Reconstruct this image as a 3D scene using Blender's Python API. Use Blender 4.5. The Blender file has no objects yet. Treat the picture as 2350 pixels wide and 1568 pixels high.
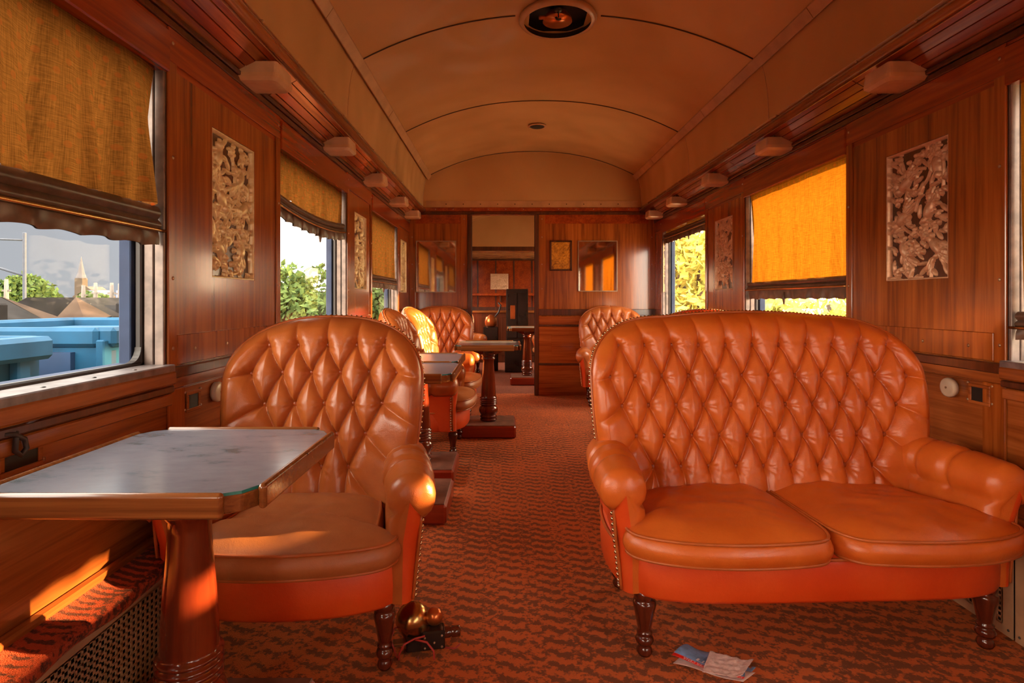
import bpy, math, random
import numpy as np
from mathutils import Vector, Matrix, noise as mnoise
random.seed(7)
rng = np.random.RandomState(11)
SC = bpy.context.scene
COL = SC.collection
PI = math.pi

# ------------------------------------------------------------------ node helpers
def new_mat(name):
    m = bpy.data.materials.new(name); m.use_nodes = True
    nt = m.node_tree; nt.nodes.clear()
    out = nt.nodes.new('ShaderNodeOutputMaterial')
    return m, nt, out
def N(nt, typ, **kw):
    n = nt.nodes.new(typ)
    for k, v in kw.items():
        if k.startswith('i_'):
            key = k[2:]
            key = int(key) if key.isdigit() else key.replace('_', ' ')
            n.inputs[key].default_value = v
        else:
            setattr(n, k, v)
    return n
def ramp(nt, stops, fac=None, interp='LINEAR'):
    r = nt.nodes.new('ShaderNodeValToRGB'); cr = r.color_ramp; cr.interpolation = interp
    while len(cr.elements) < len(stops): cr.elements.new(0.5)
    for e, (p, c) in zip(cr.elements, stops):
        e.position = p; e.color = (c[0], c[1], c[2], 1)
    if fac is not None: nt.links.new(fac, r.inputs[0])
    return r
def coords(nt, scale=(1, 1, 1), rot=(0, 0, 0)):
    tc = nt.nodes.new('ShaderNodeTexCoord'); mp = nt.nodes.new('ShaderNodeMapping')
    mp.inputs['Scale'].default_value = scale; mp.inputs['Rotation'].default_value = rot
    nt.links.new(tc.outputs['Object'], mp.inputs[0])
    return mp.outputs[0]
def principled(nt, out, color=None, rough=0.5, metal=0.0, spec=0.5, coat=0.0):
    b = nt.nodes.new('ShaderNodeBsdfPrincipled')
    if isinstance(color, tuple): b.inputs['Base Color'].default_value = (*color, 1)
    elif color is not None: nt.links.new(color, b.inputs['Base Color'])
    if isinstance(rough, float): b.inputs['Roughness'].default_value = rough
    else: nt.links.new(rough, b.inputs['Roughness'])
    b.inputs['Metallic'].default_value = metal
    b.inputs['Specular IOR Level'].default_value = spec
    b.inputs['Coat Weight'].default_value = coat
    b.inputs['Coat Roughness'].default_value = 0.12
    nt.links.new(b.outputs[0], out.inputs[0])
    return b
def bump(nt, b, height, strength=0.3, dist=0.002):
    bp = nt.nodes.new('ShaderNodeBump'); bp.inputs['Strength'].default_value = strength
    bp.inputs['Distance'].default_value = dist
    nt.links.new(height, bp.inputs['Height']); nt.links.new(bp.outputs[0], b.inputs['Normal'])

def wood(name, c0, c1, c2, axis='Z', rough=0.22, grain=38.0, coat=0.5):
    m, nt, out = new_mat(name)
    lo = 1.6
    sc = {'Z': (grain, grain, lo), 'Y': (grain, lo, grain), 'X': (lo, grain, grain)}[axis]
    v = coords(nt, sc)
    n1 = N(nt, 'ShaderNodeTexNoise', i_Scale=1.0, i_Detail=6.0, i_Roughness=0.62, i_Distortion=0.6)
    nt.links.new(v, n1.inputs['Vector'])
    sc2 = {'Z': (5, 5, .5), 'Y': (5, .5, 5), 'X': (.5, 5, 5)}[axis]
    v2 = coords(nt, sc2)
    n2 = N(nt, 'ShaderNodeTexNoise', i_Scale=1.0, i_Detail=3.0, i_Distortion=1.2)
    nt.links.new(v2, n2.inputs['Vector'])
    mx = N(nt, 'ShaderNodeMath', operation='MULTIPLY_ADD', i_1=0.6)
    nt.links.new(n1.outputs[0], mx.inputs[0])
    m2 = N(nt, 'ShaderNodeMath', operation='MULTIPLY', i_1=0.42)
    nt.links.new(n2.outputs[0], m2.inputs[0]); nt.links.new(m2.outputs[0], mx.inputs[2])
    r = ramp(nt, [(0.34, c0), (0.5, c1), (0.68, c2)], mx.outputs[0])
    b = principled(nt, out, r.outputs[0], rough, 0, 0.5, coat)
    bump(nt, b, n1.outputs[0], 0.12, 0.001)
    return m

def leather(name, c0, c1, rough=0.34):
    m, nt, out = new_mat(name)
    v = coords(nt)
    n1 = N(nt, 'ShaderNodeTexNoise', i_Scale=4.5, i_Detail=5.0, i_Roughness=0.6)
    nt.links.new(v, n1.inputs['Vector'])
    r = ramp(nt, [(0.36, c0), (0.66, c1)], n1.outputs[0])
    n2 = N(nt, 'ShaderNodeTexVoronoi', i_Scale=420.0)
    nt.links.new(v, n2.inputs['Vector'])
    n3 = N(nt, 'ShaderNodeTexNoise', i_Scale=26.0, i_Detail=4.0, i_Distortion=1.8)
    nt.links.new(v, n3.inputs['Vector'])
    ad = N(nt, 'ShaderNodeMath', operation='MULTIPLY_ADD', i_1=0.25)
    nt.links.new(n2.outputs[0], ad.inputs[0]); nt.links.new(n3.outputs[0], ad.inputs[2])
    rr = N(nt, 'ShaderNodeMapRange', i_3=rough - 0.05, i_4=rough + 0.14)
    nt.links.new(n1.outputs[0], rr.inputs[0])
    b = principled(nt, out, r.outputs[0], rr.outputs[0], 0, 0.55)
    bump(nt, b, ad.outputs[0], 0.25, 0.003)
    return m

def plain(name, c, rough=0.5, metal=0.0, var=0.12, scale=9.0, bmp=0.0, spec=0.5):
    m, nt, out = new_mat(name)
    v = coords(nt)
    n = N(nt, 'ShaderNodeTexNoise', i_Scale=scale, i_Detail=4.0)
    nt.links.new(v, n.inputs['Vector'])
    a = tuple(x * (1 - var) for x in c); d = tuple(min(1, x * (1 + var)) for x in c)
    r = ramp(nt, [(0.35, a), (0.65, d)], n.outputs[0])
    b = principled(nt, out, r.outputs[0], rough, metal, spec)
    if bmp: bump(nt, b, n.outputs[0], bmp, 0.004)
    return m

M = {}
M['wood_v'] = wood('mahogany_vertical', (.12, .024, .005), (.29, .068, .010), (.46, .125, .019), 'Z', 0.2)
M['wood_h'] = wood('mahogany_long', (.12, .026, .006), (.28, .072, .014), (.44, .13, .028), 'Y', 0.22)
M['wood_x'] = wood('mahogany_cross', (.14, .025, .005), (.31, .062, .009), (.47, .115, .017), 'X', 0.22)
M['wood_red'] = wood('red_varnished_wood', (.16, .018, .004), (.28, .038, .006), (.42, .075, .01), 'Y', 0.2)
M['wood_dark'] = wood('dark_trim_wood', (.035, .010, .004), (.075, .019, .007), (.14, .034, .010), 'Z', 0.3)
M['wood_ped'] = wood('pedestal_red_wood', (.06, .008, .003), (.13, .016, .005), (.22, .032, .008), 'Z', 0.16, 30)
M['wood_leg'] = wood('dark_turned_wood', (.045, .008, .004), (.09, .014, .006), (.15, .026, .010), 'Z', 0.18)
M['wood_edge'] = wood('table_edge_oak', (.09, .025, .007), (.19, .058, .014), (.29, .10, .024), 'X', 0.22, 90)
M['wood_base'] = plain('worn_base_wood', (.20, .085, .055), 0.45, var=.35, scale=14)
M['wood_base_side'] = wood('base_side_wood', (.18, .012, .004), (.27, .024, .006), (.36, .04, .01), 'X', 0.3)
M['leather'] = leather('chestnut_leather', (.36, .082, .016), (.50, .135, .027), .28)
M['leather_sofa'] = leather('cognac_leather', (.50, .095, .012), (.64, .15, .02), .28)
M['leather_red'] = leather('red_orange_leather', (.60, .052, .006), (.70, .085, .010), 0.38)
M['leather_seat'] = leather('worn_seat_leather', (.36, .105, .028), (.50, .17, .048), 0.42)
M['button'] = plain('leather_button', (.33, .062, .012), 0.3)
M['piping'] = plain('leather_piping', (.42, .10, .02), 0.35)
M['nail'] = plain('brass_nail', (.55, .42, .26), 0.25, 1.0)
M['cream_metal'] = plain('cream_metal', (.50, .31, .17), 0.42, 0.2, var=.15)
M['lamp_plastic'] = plain('aged_lamp_plastic', (.62, .40, .25), 0.25)
M['lamp_lens'] = plain('lamp_lens', (.66, .40, .23), 0.12)
M['dark'] = plain('dark_void', (.012, .008, .006), 0.6)
M['black_gloss'] = plain('black_enamel', (.02, .014, .012), 0.15)
M['rubber'] = plain('dark_rubber', (.03, .022, .02), 0.5)
M['alu'] = plain('worn_window_channel', (.17, .12, .10), 0.4, 0.15, var=.3, scale=20)
M['steel_blue'] = plain('blue_grey_window_steel', (.035, .048, .09), 0.7, 0.0, spec=.1)
M['sill_metal'] = plain('dull_sill_metal', (.19, .155, .15), 0.38, 0.4, var=.3, scale=25)
M['hem'] = plain('dark_blind_hem', (.085, .045, .028), 0.36, var=.3, scale=30)
M['frill'] = plain('blind_frill', (.12, .062, .036), 0.4, var=.3, scale=30)
M['brass'] = plain('brass_rod', (.55, .33, .12), 0.25, 1.0)
M['screw'] = plain('screw_metal', (.45, .30, .17), 0.3, 0.8)
M['disc'] = plain('ivory_disc', (.58, .47, .34), 0.3)
M['red_wire'] = plain('red_wire', (.40, .03, .02), 0.4)
M['copper'] = plain('copper_metal', (.60, .17, .045), 0.3, 0.8)
M['seam'] = plain('ceiling_seam', (.075, .030, .012), 0.6)
M['batten'] = plain('ceiling_batten', (.50, .27, .13), 0.35)
M['frosted'] = plain('mirror_edge', (.4, .3, .2), 0.3, 0.5)

# mirror
m, nt, out = new_mat('aged_mirror'); principled(nt, out, (.82, .66, .50), 0.04, 1.0); M['mirror'] = m

# relief panels, silvery carved
def relief_mat(name, a, c):
    m, nt, out = new_mat(name)
    v = coords(nt)
    n = N(nt, 'ShaderNodeTexNoise', i_Scale=60.0, i_Detail=4.0); nt.links.new(v, n.inputs['Vector'])
    r = ramp(nt, [(0.3, a), (0.7, c)], n.outputs[0])
    b = principled(nt, out, r.outputs[0], 0.38, 0.35, 0.5)
    bump(nt, b, n.outputs[0], 0.2, 0.001)
    return m
M['relief_left'] = relief_mat('carved_relief_gold', (.68, .52, .27), (.84, .68, .42))
M['relief_right'] = relief_mat('carved_relief_rose', (.58, .33, .18), (.72, .45, .27))

# ceiling
m, nt, out = new_mat('painted_ceiling')
v = coords(nt)
n = N(nt, 'ShaderNodeTexNoise', i_Scale=0.9, i_Detail=3.0, i_Distortion=0.8); nt.links.new(v, n.inputs['Vector'])
r = ramp(nt, [(0.3, (.50, .275, .115)), (0.7, (.60, .345, .15))], n.outputs[0])
n2 = N(nt, 'ShaderNodeTexNoise', i_Scale=2.3, i_Detail=1.0); nt.links.new(v, n2.inputs['Vector'])
b = principled(nt, out, r.outputs[0], 0.2, 0.0, 0.5)
bump(nt, b, n2.outputs[0], 0.8, 0.06)
M['ceiling'] = m

# carpet
def carpet(name, c_hi, c_lo, su=21.0, sv=20.0):
    m, nt, out = new_mat(name)
    v = coords(nt)
    sep = N(nt, 'ShaderNodeSeparateXYZ'); nt.links.new(v, sep.inputs[0])
    nz = N(nt, 'ShaderNodeTexNoise', i_Scale=150.0, i_Detail=2.0); nt.links.new(v, nz.inputs['Vector'])
    def mth(op, a, b_=None, c_=None):
        q = N(nt, 'ShaderNodeMath', operation=op)
        for i, s in enumerate((a, b_, c_)):
            if s is None: continue
            if isinstance(s, (int, float)): q.inputs[i].default_value = s
            else: nt.links.new(s, q.inputs[i])
        return q.outputs[0]
    # zig-zag rows: triangles wave in x shifted by the row
    tri = mth('PINGPONG', mth('MULTIPLY', sep.outputs[0], su * 2), 1.0)
    row = mth('MULTIPLY', sep.outputs[1], sv * 2)
    s = mth('PINGPONG', mth('ADD', row, tri), 1.0)
    row2 = mth('PINGPONG', mth('MULTIPLY_ADD', sep.outputs[0], su, row), 1.0)
    mixv = mth('MULTIPLY', mth('ADD', s, row2), 0.5)
    mzn = N(nt, 'ShaderNodeTexNoise', i_Scale=60.0, i_Detail=3.0); nt.links.new(v, mzn.inputs['Vector'])
    jit = mth('MULTIPLY_ADD', nz.outputs[0], 0.55, mth('MULTIPLY_ADD', mzn.outputs[0], 1.2, mth('MULTIPLY_ADD', mixv, .6, -.33)))
    big = N(nt, 'ShaderNodeTexNoise', i_Scale=2.2, i_Detail=4.0); nt.links.new(v, big.inputs['Vector'])
    j2 = mth('MULTIPLY_ADD', big.outputs[0], 0.5, jit)
    r = ramp(nt, [(0.0, c_lo), (0.52, c_lo), (0.62, c_hi), (1.0, c_hi)], mth('MULTIPLY', j2, 0.53))
    fz = N(nt, 'ShaderNodeTexNoise', i_Scale=420.0, i_Detail=3.0); nt.links.new(v, fz.inputs['Vector'])
    b = principled(nt, out, r.outputs[0], 0.95, 0, 0.12)
    b.inputs['Sheen Weight'].default_value = 0.25
    b.inputs['Sheen Tint'].default_value = (1, .5, .3, 1)
    bump(nt, b, fz.outputs[0], 0.9, 0.006)
    return m
M['carpet'] = carpet('orange_red_carpet', (.68, .14, .030), (.20, .056, .022), 14.0, 16.5)
M['ledge_carpet'] = carpet('ledge_carpet', (.52, .06, .02), (.09, .015, .012), 9, 40)
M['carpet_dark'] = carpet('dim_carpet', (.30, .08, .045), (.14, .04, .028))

# blind fabric: translucent
def fabric(name, col, tcol, tmix=0.45):
    m, nt, out = new_mat(name)
    v = coords(nt)
    w = N(nt, 'ShaderNodeTexNoise', i_Scale=1.0, i_Detail=3.0)
    vm = coords(nt, (300, 60, 60)); 
    vm2 = coords(nt, (60, 520, 18)); nt.links.new(vm2, w.inputs['Vector'])
    w2 = N(nt, 'ShaderNodeTexNoise', i_Scale=1.0, i_Detail=2.0)
    vm3 = coords(nt, (60, 18, 520)); nt.links.new(vm3, w2.inputs['Vector'])
    wv = N(nt, 'ShaderNodeMath', operation='ADD'); nt.links.new(w.outputs[0], wv.inputs[0]); nt.links.new(w2.outputs[0], wv.inputs[1])
    # small star motifs on a staggered lattice
    vo = N(nt, 'ShaderNodeTexVoronoi', i_Scale=1.0); vo.inputs['Randomness'].default_value = 0.12
    vm4 = coords(nt, (0.001, 21, 21), (PI / 4, 0, 0)); nt.links.new(vm4, vo.inputs['Vector'])
    st = ramp(nt, [(0.15, (1, 1, 1)), (0.23, (0, 0, 0))], vo.outputs['Distance'])
    hi = tuple(min(1, c * 1.25) for c in col)
    r = ramp(nt, [(0.38, tuple(c * .62 for c in col)), (0.62, hi)], None)
    hf = N(nt, 'ShaderNodeMath', operation='MULTIPLY', i_1=0.5); nt.links.new(wv.outputs[0], hf.inputs[0]); nt.links.new(hf.outputs[0], r.inputs[0])
    mx = N(nt, 'ShaderNodeMix', data_type='RGBA'); nt.links.new(st.outputs[0], mx.inputs[0])
    nt.links.new(r.outputs[0], mx.inputs[6]); mx.inputs[7].default_value = (col[0] * 1.7, col[1] * .8, col[2] * .5, 1)
    d = nt.nodes.new('ShaderNodeBsdfDiffuse'); nt.links.new(mx.outputs[2], d.inputs[0])
    t = nt.nodes.new('ShaderNodeBsdfTranslucent')
    mt = N(nt, 'ShaderNodeMix', data_type='RGBA', blend_type='MULTIPLY'); mt.inputs[0].default_value = 1
    r2 = ramp(nt, [(0.38, (.5, .5, .5)), (0.62, (1, 1, 1))], hf.outputs[0])
    nt.links.new(r2.outputs[0], mt.inputs[6]); mt.inputs[7].default_value = (*tcol, 1)
    nt.links.new(mt.outputs[2], t.inputs[0])
    ms = N(nt, 'ShaderNodeMixShader', i_0=tmix)
    nt.links.new(d.outputs[0], ms.inputs[1]); nt.links.new(t.outputs[0], ms.inputs[2])
    nt.links.new(ms.outputs[0], out.inputs[0])
    return m
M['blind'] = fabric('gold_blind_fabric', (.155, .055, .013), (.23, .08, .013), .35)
M['blind_sun'] = fabric('gold_blind_fabric_sunlit', (.26, .11, .018), (.20, .068, .004), 0.5)  # lit copy of the blind fabric, sun glow put into its colour

# window glass (thin): clear with fresnel mirror and faint dust
def glass(name, tint=(1, 1, 1), dust=0.03):
    m, nt, out = new_mat(name)
    v = coords(nt)
    t = nt.nodes.new('ShaderNodeBsdfTransparent'); t.inputs[0].default_value = (*tint, 1)
    g = N(nt, 'ShaderNodeBsdfGlossy', i_Roughness=0.02)
    fr0 = N(nt, 'ShaderNodeLayerWeight', i_Blend=0.5); fr1 = N(nt, 'ShaderNodeMath', operation='POWER', i_1=5.0); nt.links.new(fr0.outputs['Facing'], fr1.inputs[0]); fr = N(nt, 'ShaderNodeMath', operation='MULTIPLY_ADD', i_1=.4, i_2=.002); nt.links.new(fr1.outputs[0], fr.inputs[0])
    m1 = nt.nodes.new('ShaderNodeMixShader'); nt.links.new(fr.outputs[0], m1.inputs[0])
    nt.links.new(t.outputs[0], m1.inputs[1]); nt.links.new(g.outputs[0], m1.inputs[2])
    d = N(nt, 'ShaderNodeBsdfDiffuse'); d.inputs[0].default_value = (.6, .6, .6, 1)
    n = N(nt, 'ShaderNodeTexNoise', i_Scale=5.0, i_Detail=6.0); nt.links.new(v, n.inputs['Vector'])
    r = ramp(nt, [(0.5, (0, 0, 0)), (0.9, (dust,) * 3)], n.outputs[0])
    m2 = nt.nodes.new('ShaderNodeMixShader'); nt.links.new(r.outputs[0], m2.inputs[0])
    nt.links.new(m1.outputs[0], m2.inputs[1]); nt.links.new(d.outputs[0], m2.inputs[2])
    nt.links.new(m2.outputs[0], out.inputs[0])
    return m
M['glass'] = glass('window_glass')
M['glass_grey'] = glass('dusty_window_glass', (.88, .9, .92), 0.05)

# table surface: grey linoleum under glass
m, nt, out = new_mat('grey_table_surface')
v = coords(nt, (3, 6, 3))
n = N(nt, 'ShaderNodeTexNoise', i_Scale=3.0, i_Detail=8.0, i_Roughness=0.65); nt.links.new(v, n.inputs['Vector'])
r = ramp(nt, [(0.32, (.075, .10, .115)), (0.45, (.165, .17, .205)), (0.8, (.22, .225, .265))], n.outputs[0])
rr = N(nt, 'ShaderNodeMapRange', i_3=0.28, i_4=0.12); nt.links.new(n.outputs[0], rr.inputs[0])
principled(nt, out, r.outputs[0], rr.outputs[0], 0, 0.6); M['table_grey'] = m
M['glass_edge'] = plain('green_glass_edge', (.03, .22, .20), 0.08)

# ------------------------------------------------------------------ mesh builder
class MB:
    def __init__(s): s.v = []; s.f = []; s.m = []; s.sm = []
    def add(s, vs, fs, mi=0, smooth=False):
        o = len(s.v); s.v.extend([tuple(float(c) for c in p) for p in vs])
        for f in fs: s.f.append(tuple(i + o for i in f)); s.m.append(mi); s.sm.append(smooth)
    def box(s, x0, x1, y0, y1, z0, z1, mi=0, bev=0.0):
        if x1 < x0: x0, x1 = x1, x0
        if y1 < y0: y0, y1 = y1, y0
        if z1 < z0: z0, z1 = z1, z0
        b = min(bev, (x1 - x0) * .45, (y1 - y0) * .45, (z1 - z0) * .45)
        if b <= 0:
            vs = [(x, y, z) for x in (x0, x1) for y in (y0, y1) for z in (z0, z1)]
            s.add(vs, [(0, 1, 3, 2), (4, 6, 7, 5), (0, 4, 5, 1), (2, 3, 7, 6), (0, 2, 6, 4), (1, 5, 7, 3)], mi)
            return
        # chamfered box: 24 vertices
        X = (x0, x1); Y = (y0, y1); Z = (z0, z1); vs = []; idx = {}
        for i in (0, 1):
            for j in (0, 1):
                for k in (0, 1):
                    sx = b if i == 0 else -b; sy = b if j == 0 else -b; sz = b if k == 0 else -b
                    for a, p in (('x', (X[i], Y[j] + sy, Z[k] + sz)), ('y', (X[i] + sx, Y[j], Z[k] + sz)), ('z', (X[i] + sx, Y[j] + sy, Z[k]))):
                        idx[(i, j, k, a)] = len(vs); vs.append(p)
        q = lambda *c: idx[c]
        fs = []
        fs.append((q(0,0,0,'x'), q(0,0,1,'x'), q(0,1,1,'x'), q(0,1,0,'x'))); fs.append((q(1,0,0,'x'), q(1,1,0,'x'), q(1,1,1,'x'), q(1,0,1,'x')))
        fs.append((q(0,0,0,'y'), q(1,0,0,'y'), q(1,0,1,'y'), q(0,0,1,'y'))); fs.append((q(0,1,0,'y'), q(0,1,1,'y'), q(1,1,1,'y'), q(1,1,0,'y')))
        fs.append((q(0,0,0,'z'), q(0,1,0,'z'), q(1,1,0,'z'), q(1,0,0,'z'))); fs.append((q(0,0,1,'z'), q(1,0,1,'z'), q(1,1,1,'z'), q(0,1,1,'z')))
        for i in (0, 1):
            for j in (0, 1):
                fs.append((q(i,j,0,'x'), q(i,j,1,'x'), q(i,j,1,'y'), q(i,j,0,'y')))
        for i in (0, 1):
            for k in (0, 1):
                fs.append((q(i,0,k,'x'), q(i,1,k,'x'), q(i,1,k,'z'), q(i,0,k,'z')))
        for j in (0, 1):
            for k in (0, 1):
                fs.append((q(0,j,k,'y'), q(1,j,k,'y'), q(1,j,k,'z'), q(0,j,k,'z')))
        for i in (0, 1):
            for j in (0, 1):
                for k in (0, 1):
                    fs.append((q(i,j,k,'x'), q(i,j,k,'y'), q(i,j,k,'z')))
        s.add(vs, fs, mi)
    def lathe(s, prof, n=32, c=(0, 0, 0), mi=0, rot=None, smooth=True):
        vs = []; fs = []
        for r, z in prof:
            for k in range(n):
                a = 2 * PI * k / n; p = Vector((r * math.cos(a), r * math.sin(a), z))
                if rot is not None: p = rot @ p
                vs.append((p.x + c[0], p.y + c[1], p.z + c[2]))
        for i in range(len(prof) - 1):
            for k in range(n):
                fs.append((i * n + k, i * n + (k + 1) % n, (i + 1) * n + (k + 1) % n, (i + 1) * n + k))
        fs.append(tuple(reversed(range(n)))); fs.append(tuple((len(prof) - 1) * n + k for k in range(n)))
        s.add(vs, fs, mi, smooth)
    def tube(s, pts, r, n=8, mi=0, closed=False):
        P = [Vector(p) for p in pts]; m = len(P); vs = []; fs = []
        prev = None
        for i, p in enumerate(P):
            if closed: t = (P[(i + 1) % m] - P[i - 1])
            else: t = P[min(i + 1, m - 1)] - P[max(i - 1, 0)]
            if t.length < 1e-9: t = Vector((0, 0, 1))
            t.normalize()
            if prev is None:
                up = Vector((0, 0, 1)) if abs(t.z) < .9 else Vector((1, 0, 0)); u = t.cross(up).normalized()
            else:
                u = prev - t * prev.dot(t)
                u = u.normalized() if u.length > 1e-6 else t.cross(Vector((0, 0, 1))).normalized()
            prev = u; w = t.cross(u); rr = r[i] if isinstance(r, (list, tuple)) else r
            for k in range(n):
                a = 2 * PI * k / n; q = p + (u * math.cos(a) + w * math.sin(a)) * rr; vs.append(tuple(q))
        for i in range(m if closed else m - 1):
            j = (i + 1) % m
            for k in range(n): fs.append((i * n + k, i * n + (k + 1) % n, j * n + (k + 1) % n, j * n + k))
        if not closed: fs.append(tuple(reversed(range(n)))); fs.append(tuple((m - 1) * n + k for k in range(n)))
        s.add(vs, fs, mi, True)
    def grid(s, A, mi=0, smooth=True, wrap=False, flip=False):
        a, b = A.shape[0], A.shape[1]; vs = A.reshape(-1, 3).tolist(); fs = []
        for i in range(a - 1):
            for j in range(b if wrap else b - 1):
                k = (j + 1) % b
                q = (i * b + j, i * b + k, (i + 1) * b + k, (i + 1) * b + j)
                fs.append(q[::-1] if flip else q)
        s.add(vs, fs, mi, smooth)
    def prism(s, poly, z0, z1, mi=0, ax='z', smooth=False):
        n = len(poly)
        def P(p, h): return {'z': (p[0], p[1], h), 'y': (p[0], h, p[1]), 'x': (h, p[0], p[1])}[ax]
        vs = [P(p, z0) for p in poly] + [P(p, z1) for p in poly]
        fs = [tuple(reversed(range(n))), tuple(range(n, 2 * n))] + [(i, (i + 1) % n, n + (i + 1) % n, n + i) for i in range(n)]
        s.add(vs, fs, mi, smooth)
    def sphere(s, c, r, n=10, mi=0, sc=(1, 1, 1), half=False):
        vs = []; fs = []; rows = n // 2 + 1
        for i in range(rows + 1):
            th = PI * i / rows * (0.5 if half else 1)
            for k in range(n):
                a = 2 * PI * k / n
                vs.append((c[0] + r * sc[0] * math.sin(th) * math.cos(a), c[1] + r * sc[1] * math.sin(th) * math.sin(a), c[2] + r * sc[2] * math.cos(th)))
        for i in range(rows):
            for k in range(n): fs.append((i * n + k, (i + 1) * n + k, (i + 1) * n + (k + 1) % n, i * n + (k + 1) % n))
        s.add(vs, fs, mi, True)
    def build(s, name, mats, parent=None, bevel=0.0, loc=None):
        me = bpy.data.meshes.new(name); me.from_pydata(s.v, [], s.f)
        for mm in (mats if isinstance(mats, (list, tuple)) else [mats]): me.materials.append(mm)
        me.polygons.foreach_set('material_index', s.m); me.polygons.foreach_set('use_smooth', s.sm)
        me.update(); me.validate()
        import bmesh
        bm = bmesh.new(); bm.from_mesh(me); bmesh.ops.recalc_face_normals(bm, faces=bm.faces); bm.to_mesh(me); bm.free()
        o = bpy.data.objects.new(name, me); COL.objects.link(o)
        if parent is not None: o.parent = parent
        if loc is not None: o.location = loc
        if bevel:
            b = o.modifiers.new('bevel', 'BEVEL'); b.width = bevel; b.segments = 2; b.limit_method = 'ANGLE'
        return o

def tag(o, label=None, cat=None, group=None, kind=None):
    if label: o['label'] = label
    if cat: o['category'] = cat
    if group: o['group'] = group
    if kind: o['kind'] = kind
    return o
def thing(name, label, cat, loc=(0, 0, 0), rz=0, group=None):
    o = bpy.data.objects.new(name, None); COL.objects.link(o); o.empty_display_size = .1
    o.location = loc; o.rotation_euler = (0, 0, rz)
    return tag(o, label, cat, group)
def struct(o, label=None): return tag(o, label, None, None, 'structure')
KIDS = {}
def copy_tree(o, parent=None):
    c = o.copy(); COL.objects.link(c)
    if parent is not None: c.parent = parent
    for ch in list(o.children): copy_tree(ch, c)
    return c

# ------------------------------------------------------------------ dimensions
XL, XR = -1.05, 1.667
CX = (XL + XR) / 2
YB, YE = -4.6, 6.26         # car behind the camera .. end partition
WT = 0.13                   # wall thickness
SILL, HEAD, WTOP = 0.84, 1.78, 1.92
LIPZ = 2.05
YF = 13.2                   # far end of the carriage
WINL = [(-4.2, -3.2), (-2.75, -1.65), (-1.15, -.05), (.55, 1.76), (2.64, 3.77), (4.475, 5.57)]
WINR = [(-4.2, -3.2), (-2.75, -1.65), (-1.15, -.05), (.70, 1.875), (2.75, 3.92), (4.68, 5.97)]
WIN2 = [(6.9, 8.0), (8.7, 9.8), (11.2, 12.4)]

RELY = {-1: (2.21, 4.15, 5.92), 1: (2.30, 4.31, 6.12)}
def side_wall(name, X, sg, wins):
    """sg=-1 left wall (outside at smaller x), +1 right."""
    b = MB(); Xo = X + sg * WT; ends = [YB] + [y for w in wins for y in w] + [YF]
    b.box(X, Xo, YB, YF, -.02, SILL - .0, 1)
    b.box(X, Xo, YB, YF, HEAD, 2.3, 2)
    for i in range(0, len(ends), 2):
        ya, yb_ = ends[i], ends[i + 1]
        for c in RELY[sg]:
            if ya < c - .18 and c + .18 < yb_:
                b.box(X, Xo, ya, c - .1735, SILL, HEAD, 0)
                b.box(X, Xo, c - .1735, c + .1735, SILL, 1.405 - .271, 0); b.box(X, Xo, c - .1735, c + .1735, 1.405 + .271, HEAD, 0)
                b.box(X + sg * .034, Xo, c - .1735, c + .1735, 1.405 - .271, 1.405 + .271, 4)
                ya = c + .1735
        b.box(X, Xo, ya, yb_, SILL, HEAD, 0)
    # raised rails: header strip, stiles beside windows, bottom strip, dado rail, lower panel frames
    t = X - sg * .008
    for i in range(0, len(ends), 2):
        y0, y1 = ends[i], ends[i + 1]
        b.box(X, t, y0, y1, 1.80, 1.905, 2, .002)
        b.box(X, t, y0, y0 + .045, SILL, 1.80, 0, .002)
        b.box(X, t, y1 - .045, y1, SILL, 1.80, 0, .002)
        b.box(X, t, y0 + .048, y1 - .048, SILL + .004, SILL + .10, 0, .002)
        for z in (.9, 1.12, 1.5, 1.86):
            for y in (y0 + .022, y1 - .022):
                b.sphere((t - sg * .0005, y, z), .006, 8, 3, (.4, 1, 1))
        for y in np.arange(y0 + .15, y1 - .05, .22):
            b.sphere((t - sg * .0005, y, SILL + .05), .006, 8, 3, (.4, 1, 1))
        # lower panel: frame of crossbanding with an inset
        if y1 < YE + .2:
            b.box(X, X - sg * .006, y0 + .004, y1 - .004, .70 + .07, .805, 1, .002)
            b.box(X, X - sg * .010, y0 + .0, y0 + .09, .34, .77, 0, .003)
            b.box(X, X - sg * .010, y1 - .09, y1, .34, .77, 0, .003)
            b.box(X, X - sg * .005, y0 + .09, y1 - .09, .40, .767, 1, .002)
    b.box(X, X - sg * .022, YB, YE, .805, .84, 4, .004)
    b.box(X, X - sg * .012, YB, YE, 1.905, 1.93, 4, .003)
    return struct(b.build(name, [M['wood_v'], M['wood_h'], M['wood_red'], M['screw'], M['wood_dark']]))
side_wall('wall_left', XL, -1, WINL + WIN2)
side_wall('wall_right', XR, 1, WINR + WIN2)

# floor
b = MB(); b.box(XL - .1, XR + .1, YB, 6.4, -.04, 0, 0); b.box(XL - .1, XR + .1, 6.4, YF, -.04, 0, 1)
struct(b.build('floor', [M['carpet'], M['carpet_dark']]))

b = MB(); b.box(XL, XR, YB - .06, YB, 0, 2.76, 0)
for x in np.arange(XL, XR, .45): b.box(x, x + .05, YB, YB + .012, .0, 2.0, 1)
b.box(XL, XR, YB, YB + .015, .85, .95, 1); b.box(XL, XR, YB, YB + .015, 1.95, 2.05, 1)
struct(b.build('wall_back', [M['wood_v'], M['wood_dark']]))
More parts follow.
